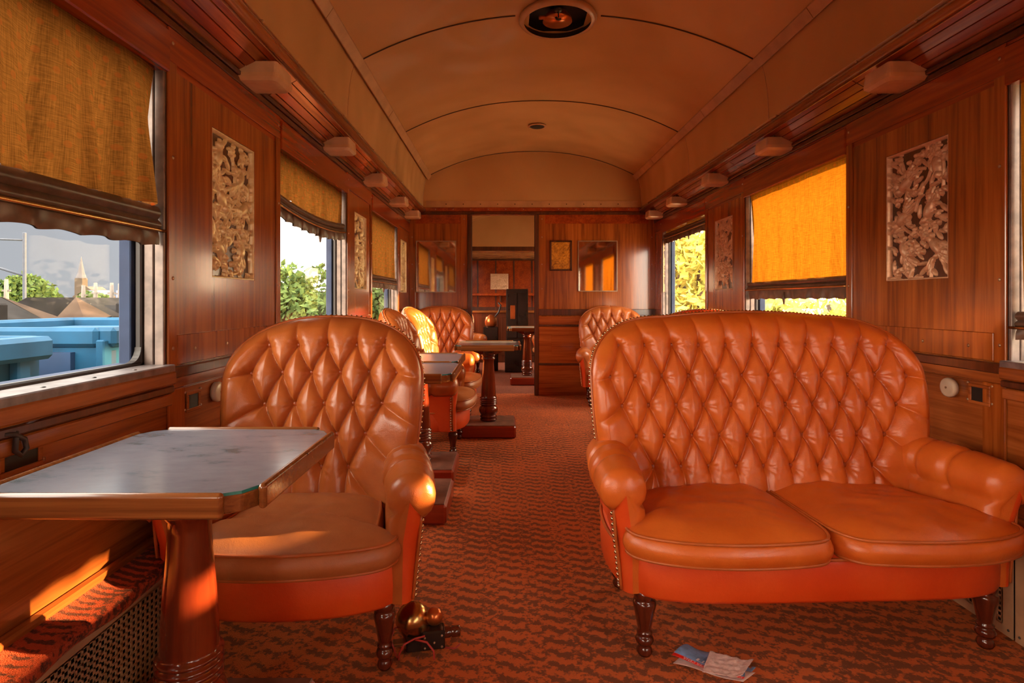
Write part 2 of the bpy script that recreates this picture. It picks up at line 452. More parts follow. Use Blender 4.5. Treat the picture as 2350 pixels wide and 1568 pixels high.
# ------------------------------------------------------------------ ceiling vault
BX = 1.143          # batten half distance
LX = 1.205          # lip half distance
def vault_pts(n=28):
    pts = []
    for k in range(9):                     # left cove
        t = k / 8; a = t * PI / 2
        pts.append((CX - LX + (LX - BX) * (1 - math.cos(a)) * 1.0, LIPZ + .02 + (2.42 - LIPZ - .02) * math.sin(a) ** 1.0))
    for k in range(1, n):
        u = -1 + 2 * k / n; pts.append((CX + BX * u, 2.42 + .27 * (1 - abs(u) ** 2.25)))
    for k in range(9):
        t = 1 - k / 8; a = t * PI / 2
        pts.append((CX + LX - (LX - BX) * (1 - math.cos(a)), LIPZ + .02 + (2.42 - LIPZ - .02) * math.sin(a)))
    return pts
VP_ = vault_pts()
def vh(x):
    u = min(1, abs((x - CX) / BX)); return 2.42 + .27 * (1 - u ** 2.25)
ys = np.linspace(YB, YE, 140)
A = np.zeros((len(ys), len(VP_), 3))
for i, y in enumerate(ys):
    for j, (x, z) in enumerate(VP_): A[i, j] = (x, y, z)
b = MB()
# leave a round hole for the lamp recess
b.grid(A, 0)
LC = (CX, 3.27); LR = .205
vv = np.array(b.v)
keep = []
for f in b.f:
    c = vv[list(f)].mean(0)
    keep.append(math.hypot(c[0] - LC[0], c[1] - LC[1]) > LR - .01)
b.f = [f for f, k in zip(b.f, keep) if k]; b.m = [f for f, k in zip(b.m, keep) if k]; b.sm = [f for f, k in zip(b.sm, keep) if k]
# roof skin above so no sky leaks in
b.box(XL - WT, XR + WT, YB, YF, 2.76, 2.80, 1)
# second compartment ceiling + lunette
A2 = np.zeros((12, len(VP_), 3))
for i, y in enumerate(np.linspace(YE + .06, 10.7, 12)):
    for j, (x, z) in enumerate(VP_): A2[i, j] = (x, y, z)
b.grid(A2, 0)
b.prism([(x, z) for x, z in VP_], 10.70, 10.75, 0, 'y')
b.box(XL, XR, 10.75, YF, 2.02, 2.06, 0)
# end lunette over partition
b.prism([(x, z) for x, z in VP_], YE - .001, YE + .05, 0, 'y')
struct(b.build('ceiling', [M['ceiling'], M['wood_dark']]))

# seams and battens
b = MB()
for ysm in (-2.8, -1.3, .2, 1.7, 3.24, 4.64, 6.22):
    pts = [(x, ysm, z - .002) for x, z in VP_[8:-8]]
    if abs(ysm - 3.24) < .01:
        L_ = [p for p in pts if p[0] < LC[0] - .2]; R_ = [p for p in pts if p[0] > LC[0] + .2]
        b.tube(L_, .0045, 6, 0); b.tube(R_, .0045, 6, 0)
    else: b.tube(pts, .0045, 6, 0)
    for seg in (VP_[:9], VP_[-9:]):
        b.tube([(x, ysm - .25 + .25, z) for x, z in seg], .003, 6, 1)
for sg in (-1, 1):
    x = CX + sg * BX
    for ya, yb2 in ((YB, 1.2), (1.205, 2.66), (2.665, 4.1), (4.105, 5.5), (5.505, YE)):
        pr = [(x - .03, vh(x - .03 if sg > 0 else x + .001) - .004), (x + .03, 2.40 if sg > 0 else vh(x + .03) - .004)]
        if sg < 0: q = [(x - .012, 2.385), (x + .03, 2.432), (x + .03, 2.425), (x - .002, 2.378)]
        else: q = [(x + .012, 2.385), (x - .03, 2.432), (x - .03, 2.425), (x + .002, 2.378)]
        b.prism(q, ya, yb2, 1, 'y')
for xx in np.linspace(CX - .95, CX + .95, 11): b.sphere((xx, YE - .004, 2.115), .007, 8, 0)
b.box(CX - 1.17, CX + 1.17, YE - .006, YE, 2.075, 2.15, 1)
struct(b.build('trim_1', [M['seam'], M['batten']]))

# open lamp recess in the ceiling
t = thing('ceiling_lamp_recess', 'large round dark lamp recess with a small hook in the vaulted ceiling', 'ceiling light', (LC[0], LC[1], 2.67))
b = MB(); b.lathe([(LR - .012, -.015), (LR + .012, -.012), (LR + .02, .0), (LR + .012, .02), (LR - .012, .02)], 48); 
n = 48; b.f = [f for f in b.f if len(f) == 4]; b.m = b.m[:len(b.f)]; b.sm = b.sm[:len(b.f)]
b.build('rim', M['batten'], t)
b = MB(); b.lathe([(LR, -.01), (LR, .07)], 48); b.f = [f for f in b.f if len(f) == 4] + [tuple(range(48, 96))]; b.m = [0] * len(b.f); b.sm = [False] * len(b.f)
b.build('recess', M['dark'], t)
b = MB(); b.lathe([(.085, .0), (.08, .02), (.06, .05), (.03, .06)], 28, (-.0, .01, -.005)); b.box(-.11, -.03, -.03, .0, .0, .015, 0, .004)
b.build('lamp_base', M['copper'], t)
b = MB(); b.lathe([(.014, -.02), (.022, -.012), (.022, .005)], 16, (-.01, -.15, -.01))
b.tube([(-.01, -.15, -.01), (-.01, -.15, -.055), (-.012, -.15, -.062)], .0035, 8)
b.tube([(-.024, -.15, -.058), (-.018, -.15, -.07), (-.005, -.15, -.072), (.004, -.15, -.068)], .006, 8)
b.build('hook', M['rubber'], t)
# small vent further along
t = thing('ceiling_vent', 'small round dark vent in the vaulted ceiling near the end wall', 'vent', (CX, 5.3, 2.683))
b = MB(); b.lathe([(.085, .0), (.085, -.006), (.07, -.010), (.068, -.004)], 32); b.build('ring', M['batten'], t)
b = MB(); b.lathe([(.068, -.005), (.06, -.011), (.02, -.013)], 32); b.build('disc', M['dark'], t)

# ------------------------------------------------------------------ slatted cornice (luggage soffit)
def cornice(sg, n):
    X = XL if sg < 0 else XR; lip = CX + sg * LX
    b = MB(); y0, y1 = YB, YE
    ns = 4
    for k in range(ns):
        t0 = k / ns; t1 = (k + .88) / ns
        xa = X + (lip - X) * t0; xb = X + (lip - X) * t1
        za = 1.95 + (2.03 - 1.95) * t0; zb = 1.95 + (2.03 - 1.95) * t1
        ycut = list(np.arange(y0, y1, 1.42)) + [y1]
        for a, c in zip(ycut[:-1], ycut[1:]):
            b.prism([(xa, za), (xb, zb), (xb, zb + .012), (xa, za + .012)], a, c - .006, k % 2, 'y')
    b.prism([(X, 1.975), (lip, 2.05), (lip, 2.07), (X, 1.99)], y0, y1, 2, 'y')
    # moulded lip
    b.prism([(lip - sg * .0, 2.012), (lip - sg * .018, 2.018), (lip - sg * .026, 2.035), (lip - sg * .022, 2.06), (lip - sg * .006, 2.082), (lip + sg * .01, 2.082), (lip + sg * .02, 2.02)], y0, y1, 0, 'y', True)
    b.tube([(lip - sg * .024, y0, 2.045), (lip - sg * .024, y1, 2.045)], .004, 6, 3)
    for y in np.arange(.3, y1, .35): b.sphere((lip - sg * .022, y, 2.062), .006, 8, 3)
    # corner bead along the wall
    b.box(X, X - sg * .02, y0, y1, 1.932, 1.952, 2, .004)
    return struct(b.build('trim_%d' % n, [M['wood_h'], M['wood_red'], M['wood_dark'], M['screw']]))
cornice(-1, 2); cornice(1, 3)

# corner lamps on cornice
def lamp_proto():
    t = thing('wall_lamp', '', 'lamp')
    b = MB()
    # housing: rounded tapered box, wide upper plate
    def rr(hx, hy, r, z, k=5):
        p = []
        for cx_, cy_, a0 in ((hx - r, hy - r, 0), (-hx + r, hy - r, 90), (-hx + r, -hy + r, 180), (hx - r, -hy + r, 270)):
            for i in range(k):
                a = math.radians(a0 + 90 * i / (k - 1)); p.append((cx_ + r * math.cos(a), cy_ + r * math.sin(a), z))
        return p
    def loft(b, rings, mi=0):
        n_ = len(rings[0]); vs = [p for r_ in rings for p in r_]; fs = []
        for i in range(len(rings) - 1):
            for k in range(n_): fs.append((i * n_ + k, i * n_ + (k + 1) % n_, (i + 1) * n_ + (k + 1) % n_, (i + 1) * n_ + k))
        fs.append(tuple(range(n_))); fs.append(tuple((len(rings) - 1) * n_ + k for k in range(n_)))
        b.add(vs, fs, mi, False)
    loft(b, [rr(.084, .078, .012, .045), rr(.088, .082, .014, .0)])
    b.build('housing', M['lamp_plastic'], t)
    b = MB(); loft(b, [rr(.090, .084, .016, .0), rr(.090, .084, .02, -.016), rr(.078, .072, .024, -.028), rr(.06, .05, .024, -.030)])
    b.build('lens', M['lamp_lens'], t)
    b = MB(); b.box(-.035, .035, -.06, .06, .045, .062, 0, .003); b.build('bracket', M['wood_dark'], t)
    return t
lp = lamp_proto(); first = True
ords = ['nearest the camera', 'second from the camera', 'third from the camera', 'fourth from the camera', 'nearest the end wall']
for sg in (-1, 1):
    for k, y in enumerate((2.30, 3.33, 4.26, 5.2, 5.98)):
        o = lp if first else copy_tree(lp); first = False
        o.location = (CX + sg * 1.285, y, 1.945)
        tag(o, 'rectangular frosted lamp under the %s slatted cornice, %s' % ('left' if sg < 0 else 'right', ords[k]), 'lamp', 'lamps under the cornices')

# ------------------------------------------------------------------ windows
wn = [0]
def window(X, sg, y0, y1, g='glass', big=True):
    wn[0] += 1
    t = struct(bpy.data.objects.new('window_%d' % wn[0], None)); COL.objects.link(t); t.location = (X, (y0 + y1) / 2, SILL)
    h = (y1 - y0) / 2; H = HEAD - SILL; s = sg
    b = MB()
    for e in (-1, 1):       # jamb channels
        b.box(.0 * s, .028 * s, e * h, e * (h - .014), 0, H, 0, .002)
        b.box(.034 * s, .062 * s, e * h, e * (h - .012), 0, H, 0, .002)
        b.box(.0, .062 * s, e * h, e * (h - .004), 0, H, 1)
    b.build('channel', [M['alu'], M['rubber']], t)
    b = MB()                # dark inner frame
    f = .022
    for e in (-1, 1): b.box(.064 * s, .084 * s, e * h, e * (h - f), 0, H, 0, .004)
    b.box(.064 * s, .084 * s, -h, h, 0, f, 0, .004); b.box(.064 * s, .084 * s, -h, h, H - f, H, 0, .004)
    # rounded corners
    for e in (-1, 1):
        for zt, dz in ((f, 1), (H - f, -1)):
            cy = e * (h - f); r = .045; poly = [(cy, zt)]
            for k in range(7):
                a = PI / 2 * k / 6; poly.append((cy - e * r * (1 - math.sin(a)), zt + dz * r * (1 - math.cos(a))))
            b.prism(poly, .064 * s, .084 * s, 0, 'x')
    b.build('window_frame', M['rubber'], t)
    b = MB()
    for e in (-1, 1): b.box(.088 * s, .125 * s, e * h, e * (h - .035), 0, H, 0, .003)
    b.box(.088 * s, .125 * s, -h, h, 0, .02, 0); b.box(.088 * s, .125 * s, -h, h, H - .03, H, 0)
    b.build('outer_frame', M['steel_blue'], t)
    b = MB(); b.box(.084 * s, .087 * s, -h + .01, h - .01, .008, H - .008); b.build('pane', M[g], t)
    b = MB(); b.box(-.03 * s, .064 * s, -h, h, -.012, .012, 0, .003)
    for y in np.arange(-h + .1, h, .16): b.sphere((-.0 * s, y, .012), .006, 8, 1, (1, 1, .5))
    b.box(-.035 * s, -.01 * s, -h, h, -.05, -.008, 2, .006); b.box(-.028 * s, -.004 * s, -h, h, -.075, -.052, 3, .004)
    b.box(-.022 * s, .0, -h, h, -.115, -.078, 2, .004)
    b.build('window_sill', [M['sill_metal'], M['rubber'], M['wood_h'], M['wood_dark']], t)
    # wooden valance board at the top
    b = MB(); b.box(-.014 * s, .03 * s, -h, h, H - .02, H + .11, 0, .004); b.build('header_board', M['wood_red'], t)
    return t
for (y0, y1) in WINL: window(XL, -1, y0, y1, 'glass_grey' if y0 == .55 else 'glass')
for (y0, y1) in WINR: window(XR, 1, y0, y1)
for (y0, y1) in WIN2: window(XL, -1, y0, y1); window(XR, 1, y0, y1)

# ------------------------------------------------------------------ blinds
def blind(X, sg, y0, y1, zb, fabric_m, label, sag=0.0, tassel=.5, hemh=.075, rod_out=0.03, seed=0, frill=.07, amp=1.0):
    w = y1 - y0 - .05; ym = (y0 + y1) / 2; r = random.Random(seed)
    t = thing('window_blind', label, 'blind', (X + sg * .022, ym, zb))
    ztop = HEAD - zb + .0
    nu, nv = 150, 60
    ph = [r.random() * 6 for _ in range(6)]
    def folds(u, v):     # u 0..1 along, v 0..1 bottom->top
        k = (1 - v) ** .8
        return (.013 * k * math.sin(u * 34 + ph[0] + 1.2 * v) + .006 * k * math.sin(u * 71 + ph[1]) + .006 * math.sin(u * 13 + ph[2]) * (.4 + k) + .003 * math.sin(u * 120 + ph[3]) * k)
    def sg_(u): return -sag * (1 - (2 * u - 1) ** 2) 
    A = np.zeros((nv + 1, nu + 1, 3))
    for i in range(nv + 1):
        v = i / nv
        for j in range(nu + 1):
            u = j / nu
            A[i, j] = (-sg * folds(u, v) * amp, (u - .5) * w * (1 - .012 * (1 - v)), v * ztop + sg_(u) * (1 - v))
    b = MB(); b.grid(A); o = b.build('fabric', fabric_m, t)
    # hem band: two padded rolls and a brass line
    def strip(z0, z1, bulge, name, mm, ruf=0.0, n2=10, thick=.006):
        A = np.zeros((n2 * 2 + 2, nu + 1, 3))
        for i in range(n2 * 2 + 2):
            front = i <= n2; v = (i / n2) if front else (2 * n2 + 1 - i) / n2
            for j in range(nu + 1):
                u = j / nu; sgn = 1 if front else -1
                q = bulge * math.sin(v * PI) * sgn + ruf * (1 - v) * (math.sin(u * 60 + ph[4]) + .6 * math.sin(u * 97 + ph[5]))
                z = z0 + (z1 - z0) * v + sg_(u) + (ruf * .5 * (1 - v) * math.sin(u * 60 + 1 + ph[4]))
                A[i, j] = (-sg * (q + thick * .5 * sgn + .006), (u - .5) * w * 1.005, z)
        b = MB(); b.grid(A); return b.build(name, mm, t)
    strip(-hemh * .52, .004, .010, 'hem', M['hem'])
    strip(-hemh, -hemh * .5, .012, 'hem', M['hem'])
    strip(-hemh - frill, -hemh * .95, .003, 'frill', M['frill'], .006)
    b = MB()
    b.tube([(-sg * .02, (u - .5) * (w + rod_out * 2), -hemh * .98 + sg_(min(1, max(0, u)))) for u in np.linspace(0, 1, 30)], .0055, 8)
    b.build('rod', M['brass'], t)
    if tassel is not None:
        b = MB(); y = (tassel - .5) * w; z = -hemh - frill * .8 + sg_(tassel)
        b.tube([(-sg * .012, y, z + .03), (-sg * .014, y, z - .01), (-sg * .014, y, z - .045)], [.008, .011, .004], 8)
        b.build('tassel', M['frill'], t)
    return t
blind(XL, -1, .55, 1.76, 1.335, M['blind'], 'brown and gold patterned blind half drawn on the near left window above the blue wagon', -.0, None, .072, .03, 3, .045, 2.4)
blind(XL, -1, 2.64, 3.77, 1.555, M['blind'], 'gold fabric blind, drawn a short way down over the left window that shows green trees', .03, .55, .055, .02, 5, .05)
blind(XL, -1, 4.475, 5.57, 1.26, M['blind'], 'gold fabric blind, drawn more than halfway, on the left window nearest the end wall', 0, .45, .055, .02, 8, .05)
blind(XR, 1, .70, 1.875, 1.01, M['blind_sun'], 'patterned blind added on the near right window to narrow the sunlight', 0, None, .05, .02, 17, .04)  # blind added to trim the low sun entering this window
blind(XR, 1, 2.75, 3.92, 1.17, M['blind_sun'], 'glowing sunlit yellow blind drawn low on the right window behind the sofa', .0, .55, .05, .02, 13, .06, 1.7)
blind(XR, 1, 4.68, 5.97, 1.74, M['blind'], 'dark rolled-up blind at the top of the bright right window nearest the end wall', .0, .35, .05, .02, 21, .05)

# ------------------------------------------------------------------ carved relief panels
def relief(seed, nx=150, ny=230):
    r = random.Random(seed); W_, H_ = .345, .54
    x = np.linspace(0, W_, nx + 1)[None, :]; z = np.linspace(0, H_, ny + 1)[:, None]
    Hh = np.zeros((ny + 1, nx + 1))
    def ell(cx, cz, a, c, ang, h, ridges=0, rd=0):
        nonlocal Hh
        ca, sa = math.cos(ang), math.sin(ang)
        u = ((x - cx) * ca + (z - cz) * sa) / a; w = (-(x - cx) * sa + (z - cz) * ca) / c
        q = 1 - u * u - w * w
        v = np.where(q > 0, h * np.sqrt(np.clip(q, 0, 1)) + .0015, 0)
        if ridges: v = np.where(q > 0, v - .0012 * (0.5 + .5 * np.sin((u * ridges if not rd else w * ridges) * 6.28)), 0)
        Hh = np.maximum(Hh, v)
    def branch(pts, w):
        nonlocal Hh
        for (a, c), (d, e) in zip(pts[:-1], pts[1:]):
            L2 = (d - a) ** 2 + (e - c) ** 2
            t = np.clip(((x - a) * (d - a) + (z - c) * (e - c)) / L2, 0, 1)
            dd = np.sqrt((x - a - t * (d - a)) ** 2 + (z - c - t * (e - c)) ** 2)
            Hh = np.maximum(Hh, np.where(dd < w, .006 * np.sqrt(np.clip(1 - (dd / w) ** 2, 0, 1)), 0))
    for _ in range(7):
        a0 = r.uniform(0, 6.28); px, pz = r.uniform(0, W_), r.uniform(0, H_); pts = [(px, pz)]
        for k in range(8):
            a0 += r.uniform(-.5, .5); px += .035 * math.cos(a0); pz += .035 * math.sin(a0); pts.append((px, pz))
        branch(pts, .006)
    for _ in range(125):   # leaves
        ell(r.uniform(0, W_), r.uniform(0, H_), r.uniform(.016, .034), r.uniform(.006, .010), r.uniform(0, 3.14), .006, 0)
    for _ in range(26):   # berry bunches
        px, pz = r.uniform(.02, W_ - .02), r.uniform(.02, H_ - .02)
        for k in range(6): ell(px + r.gauss(0, .014), pz + r.gauss(0, .014), .0085, .0105, r.random(), .009)
    spots = [(.07, .44), (.25, .42), (.12, .29), (.27, .27), (.09, .13), (.25, .11)]
    for (px, pz) in spots:   # birds
        a = r.choice([.8, 2.3, 4.2, 5.4, 1.4]) + r.uniform(-.3, .3); px += r.uniform(-.015, .015); pz += r.uniform(-.02, .02)
        ca, sa = math.cos(a), math.sin(a)
        for k in (-.35, -.15, .05, .25): ell(px - .055 * math.cos(a + k), pz - .055 * math.sin(a + k), .042, .007, a + k, .008, 2)
        for k in (.75, 1.0, 1.25): ell(px - .02 * ca + .032 * math.cos(a + 2.2 + k * .4), pz - .02 * sa + .032 * math.sin(a + 2.2 + k * .4), .036, .010, a + 2.2 + k * .4, .011, 3)
        ell(px, pz, .042, .022, a, .014, 5, 1)
        ell(px + .042 * ca, pz + .042 * sa, .017, .0145, a, .016)
        ell(px + .062 * ca, pz + .062 * sa, .012, .0045, a, .010)
        ell(px + .046 * ca - .004 * sa, pz + .046 * sa + .004 * ca, .003, .003, 0, .018)
    brd = np.minimum(np.minimum(x, W_ - x), np.minimum(z, H_ - z))
    Hh = np.where(brd < .006, .016, Hh)
    A = np.zeros((ny + 1, nx + 1, 3)); A[:, :, 0] = 0.0015 + Hh * 1.45; A[:, :, 1] = x - W_ / 2; A[:, :, 2] = z - H_ / 2
    return A
def relief_obj(X, sg, y, seed, mat, label, cz=1.405):
    b = MB(); A = relief(seed); A[:, :, 0] *= -sg; b.grid(A); hv = np.abs(A[:, :, 0]).reshape(-1); kp = [f for f in b.f if max(hv[i] for i in f) > .0016]; b.f = kp; b.m = [0] * len(kp); b.sm = [True] * len(kp); b.box(sg * .006, -sg * .0008, -.1725, .1725, -.270, .270, 1)  # dark backing behind the pierced gaps stands in for crevice shade
    o = b.build('carved_panel', [mat, M['wood_dark']]); o.location = (X + sg * .026, y, cz)
    return tag(o, label, 'carved panel', 'carved relief panels on the walls')
relief_obj(XL, -1, 2.21, 5, M['relief_left'], 'golden carved relief of birds and berries on the near left wall panel')
relief_obj(XL, -1, 4.15, 6, M['relief_left'], 'narrow-looking golden carved relief between the two far left windows')
relief_obj(XL, -1, 5.92, 9, M['relief_left'], 'golden carved relief in the far left corner beside the end wall')
relief_obj(XR, 1, 2.30, 7, M['relief_right'], 'rosy carved relief of birds and berries on the wall above the sofa')
relief_obj(XR, 1, 4.31, 8, M['relief_right'], 'dim rosy carved relief between the two right windows')
relief_obj(XR, 1, 6.12, 9, M['relief_right'], 'rosy carved relief in the far right corner beside the end wall')

# ------------------------------------------------------------------ dado fittings
def fitting_disc(X, sg, y, z, label):
    b = MB(); R_ = Matrix.Rotation(-sg * PI / 2, 3, 'Y')
    b.lathe([(.034, 0), (.036, .012), (.034, .018), (.028, .021), (.004, .022)], 32, (0, 0, 0), 0, R_)
    b.sphere((-sg * .023, 0, 0), .004, 8, 1)
    o = b.build('wall_disc', [M['disc'], M['screw']]); o.location = (X - sg * .008, y, z)
    tag(o, label, 'wall disc')
fitting_disc(XL, -1, 2.04, .722, 'round ivory disc on the left wall beside the tufted armchair')
fitting_disc(XR, 1, 2.10, .728, 'round ivory disc on the right wall beside the sofa back')
def ash(X, sg, y, z, label, w=.05, h=.035):
    t = thing('wall_ashtray', label, 'ashtray', (X - sg * .008, y, z)); b = MB(); 
    fr = .012
    b.box(0, -sg * .006, -w, w, h, h + fr, 0, .002); b.box(0, -sg * .006, -w, w, -h - fr, -h, 0, .002)
    b.box(0, -sg * .006, -w, -w + fr, -h, h, 0, .002); b.box(0, -sg * .006, w - fr, w, -h, h, 0, .002)
    b.build('surround', M['wood_h'], t)
    b = MB(); b.box(0, -sg * .002, -w + fr, w - fr, -h, h); b.build('opening', M['dark'], t)
    for yy in (-w - .006, w + .006):
        for zz in (-h, h + fr): b = MB(); b.sphere((0, yy, zz), .005, 8); b.build('screw', M['screw'], t)
ash(XL, -1, 1.895, .715, 'small dark rectangular ashtray opening in the left wall left of the ivory disc', .042, .022)
ash(XL, -1, 1.22, .72, 'larger dark ashtray opening in the left wall above the near table', .055, .028)
ash(XR, 1, 1.975, .722, 'small rectangular ashtray opening in the right wall right of the sofa', .045, .024)
# strap loop under near left window
t = thing('leather_strap', 'dark looped leather strap hanging on a brass plate below the near left window', 'strap', (XL + .02, 1.19, .775))
b = MB(); b.box(-.02, .0, -.03, .03, -.012, .02, 0, .003); b.build('plate', M['brass'], t)
b = MB(); b.tube([(.004, -.03, 0), (.008, -.01, -.004), (.01, .015, -.02), (.01, .02, -.04), (.008, .008, -.052), (.008, -.006, -.04), (.008, -.004, -.015), (.004, .0, .0)], .0055, 10); b.build('loop', M['rubber'], t)
b = MB(); b.tube([(.0, .02, .005), (-.004, .1, .03), (-.008, .25, .04), (-.01, .5, .045)], .008, 10); b.build('handrail', M['wood_dark'], t)

# ------------------------------------------------------------------ radiator covers
def radiator(sg, X, y_start, y_end, label):
    face = .112
    t = thing('radiator_cover', label, 'radiator cover', (X, y_start, 0))
    L = y_end - y_start; s = -sg
    b = MB()
    npan = int(L / .62)
    b = MB(); nb = 60
    A = np.zeros((int(L / .03) + 1, 7, 3)); ny_ = A.shape[0]
    for i in range(ny_):
        y = L * i / (ny_ - 1); sagz = .008 * math.sin(y * 5.3) + .006 * math.sin(y * 17) + .004 * mnoise.noise((y * 9, 0, sg))
        outx = .004 * math.sin(y * 23) + .006 * mnoise.noise((y * 6, 3, sg))
        for j, (dx, dz) in enumerate(((0, .345), (.03, .338), (.08, .336), (.113, .334), (.122, .328), (.124, .312), (.118, .300))):
            A[i, j] = (s * (dx + (outx if j > 2 else 0)), y, dz + (sagz if j > 1 else 0))
    b.grid(A); b.build('ledge_carpet', M['ledge_carpet'], t)
    b = MB(); b.box(0, s * .03, 0, L, .30, .352, 0, .006); b.build('back_strip', M['wood_h'], t)
    b = MB(); b.box(0, s * (face - .03), 0, L, 0, .31); b.build('cavity', M['dark'], t)
    # perforated panels with real holes
    pw, ph_ = .0185, .0165
    for k in range(npan):
        b = MB(); y0 = k * L / npan + .004; y1 = (k + 1) * L / npan - .004; xf = s * face
        mg = .032
        z0, z1 = .012, .305
        ncol = int((y1 - y0 - 2 * mg) / pw); nrow = int((z1 - z0 - 2 * mg * .8) / ph_)
        gy0 = (y0 + y1) / 2 - ncol * pw / 2; gz0 = (z0 + z1) / 2 - nrow * ph_ / 2
        gy1 = gy0 + ncol * pw; gz1 = gz0 + nrow * ph_
        bw = .0034
        # margins
        b.box(xf, xf - s * .003, y0, gy0, z0, z1); b.box(xf, xf - s * .003, gy1, y1, z0, z1)
        b.box(xf, xf - s * .003, gy0, gy1, z0, gz0); b.box(xf, xf - s * .003, gy0, gy1, gz1, z1)
        for i in range(ncol + 1):
            y = gy0 + i * pw; b.box(xf, xf - s * .002, y - bw, y + bw, gz0, gz1)
        for j in range(nrow + 1):
            z = gz0 + j * ph_; b.box(xf, xf - s * .002, gy0, gy1, z - bw * .85, z + bw * .85)
        for yy in (y0 + .015, y1 - .015):
            for zz in (z0 + .02, z1 - .02): b.sphere((xf, yy, zz), .004, 8, 1)
        b.build('perforated_panel', [M['cream_metal'], M['rubber']], t)
    return t
radiator(-1, XL, .45, 6.2, 'long perforated metal radiator cover with red carpeted ledge along the left wall')
radiator(1, XR, .45, 6.2, 'long perforated metal radiator cover along the right wall behind the sofa')

# ------------------------------------------------------------------ end partition
DX0, DX1 = -.356, .337
def partition():
    b = MB(); y0, y1 = YE, YE + .06
    DT = 2.0
    b.box(XL, DX0, y0, y1, 0, 2.08, 0); b.box(DX1, XR, y0, y1, 0, 2.08, 0); b.box(DX0, DX1, y0, y1, DT, 2.08, 2)
    b.box(XL, XR, y0 - .012, y0, 2.035, 2.078, 2, .003); b.box(XL, XR, y0 - .02, y0, 2.0, 2.03, 3, .004)
    for xx in np.linspace(XL + .1, XR - .1, 14): b.sphere((xx, y0 - .014, 2.056), .006, 8, 4)
    # door posts
    b.box(DX0 - .05, DX0, y0 - .012, y1 + .01, 0, DT, 3, .004); b.box(DX1, DX1 + .045, y0 - .012, y1 + .01, 0, DT, 3, .004)
    for (a, c) in ((XL, DX0 - .05), (DX1 + .045, XR)):
        b.box(a, a + .07, y0 - .006, y0, .96, 2.0, 0, .002); b.box(c - .075, c, y0 - .006, y0, .96, 2.0, 0, .002)
        b.box(a + .07, c - .075, y0 - .006, y0, 1.90, 2.0, 2, .002)
        b.box(a, c, y0 - .016, y0, .885, .955, 3, .004)
        b.box(a, c, y0 - .008, y0, .78, .875, 1, .003); b.box(a, c, y0 - .014, y0, .765, .785, 3, .003)
        b.box(a + .0, c, y0 - .006, y0, .35, .765, 1, .003)
        b.box(a + .14, c - .14, y0 - .012, y0 - .004, .46, .68, 1, .004)
        b.box(a, c, y0 - .016, y0, .335, .36, 3, .003)
        b.box(a, c, y0 - .01, y0, .0, .335, 1, .003)
        for z in (1.18, 1.45, 1.75, 1.95):
            for x_ in (a + .035, c - .037): b.sphere((x_, y0 - .007, z), .006, 8, 4)
    return struct(b.build('wall_end', [M['wood_v'], M['wood_x'], M['wood_red'], M['wood_dark'], M['screw']]))
partition()
def wall_mirror(x0, x1, z0, z1, label):
    t = thing('wall_mirror', label, 'mirror', ((x0 + x1) / 2, YE - .006, (z0 + z1) / 2)); w, h = (x1 - x0) / 2, (z1 - z0) / 2
    b = MB(); b.box(-w, w, -.006, 0, -h, h, 0, .002); b.build('mirror_glass', M['mirror'], t)
    b = MB()
    for e in (-1, 1): b.box(e * w, e * (w - .008), -.008, -.001, -h, h, 0); b.box(-w, w, -.008, -.001, e * h, e * (h - .008), 0)
    b.build('bevelled_edge', M['frosted'], t)
wall_mirror(-.975, -.53, 1.14, 1.71, 'rectangular mirror on the end wall left of the doorway')
wall_mirror(.815, 1.25, 1.15, 1.71, 'rectangular mirror on the end wall right of the doorway, beside the small frame')
t = thing('framed_picture', 'small dark-framed amber picture on the end wall between doorway and right mirror', 'picture', (.625, YE - .006, 1.545))
b = MB()
w, h = .122, .168
for e in (-1, 1): b.box(e * w, e * (w - .02), -.016, 0, -h, h, 0, .004); b.box(-w, w, -.016, 0, e * h, e * (h - .02), 0, .004)
b.build('frame', M['wood_dark'], t)
m, nt, out = new_mat('amber_picture'); v = coords(nt, (9, 9, 9)); n = N(nt, 'ShaderNodeTexNoise', i_Scale=2.0, i_Detail=5.0, i_Distortion=2.0); nt.links.new(v, n.inputs['Vector'])
r = ramp(nt, [(0.3, (.20, .06, .008)), (0.55, (.55, .22, .02)), (0.75, (.75, .35, .04))], n.outputs[0]); principled(nt, out, r.outputs[0], .3); M['amber'] = m
b = MB(); b.box(-w + .018, w - .018, -.006, -.001, -h + .018, h - .018); b.build('print', M['amber'], t)

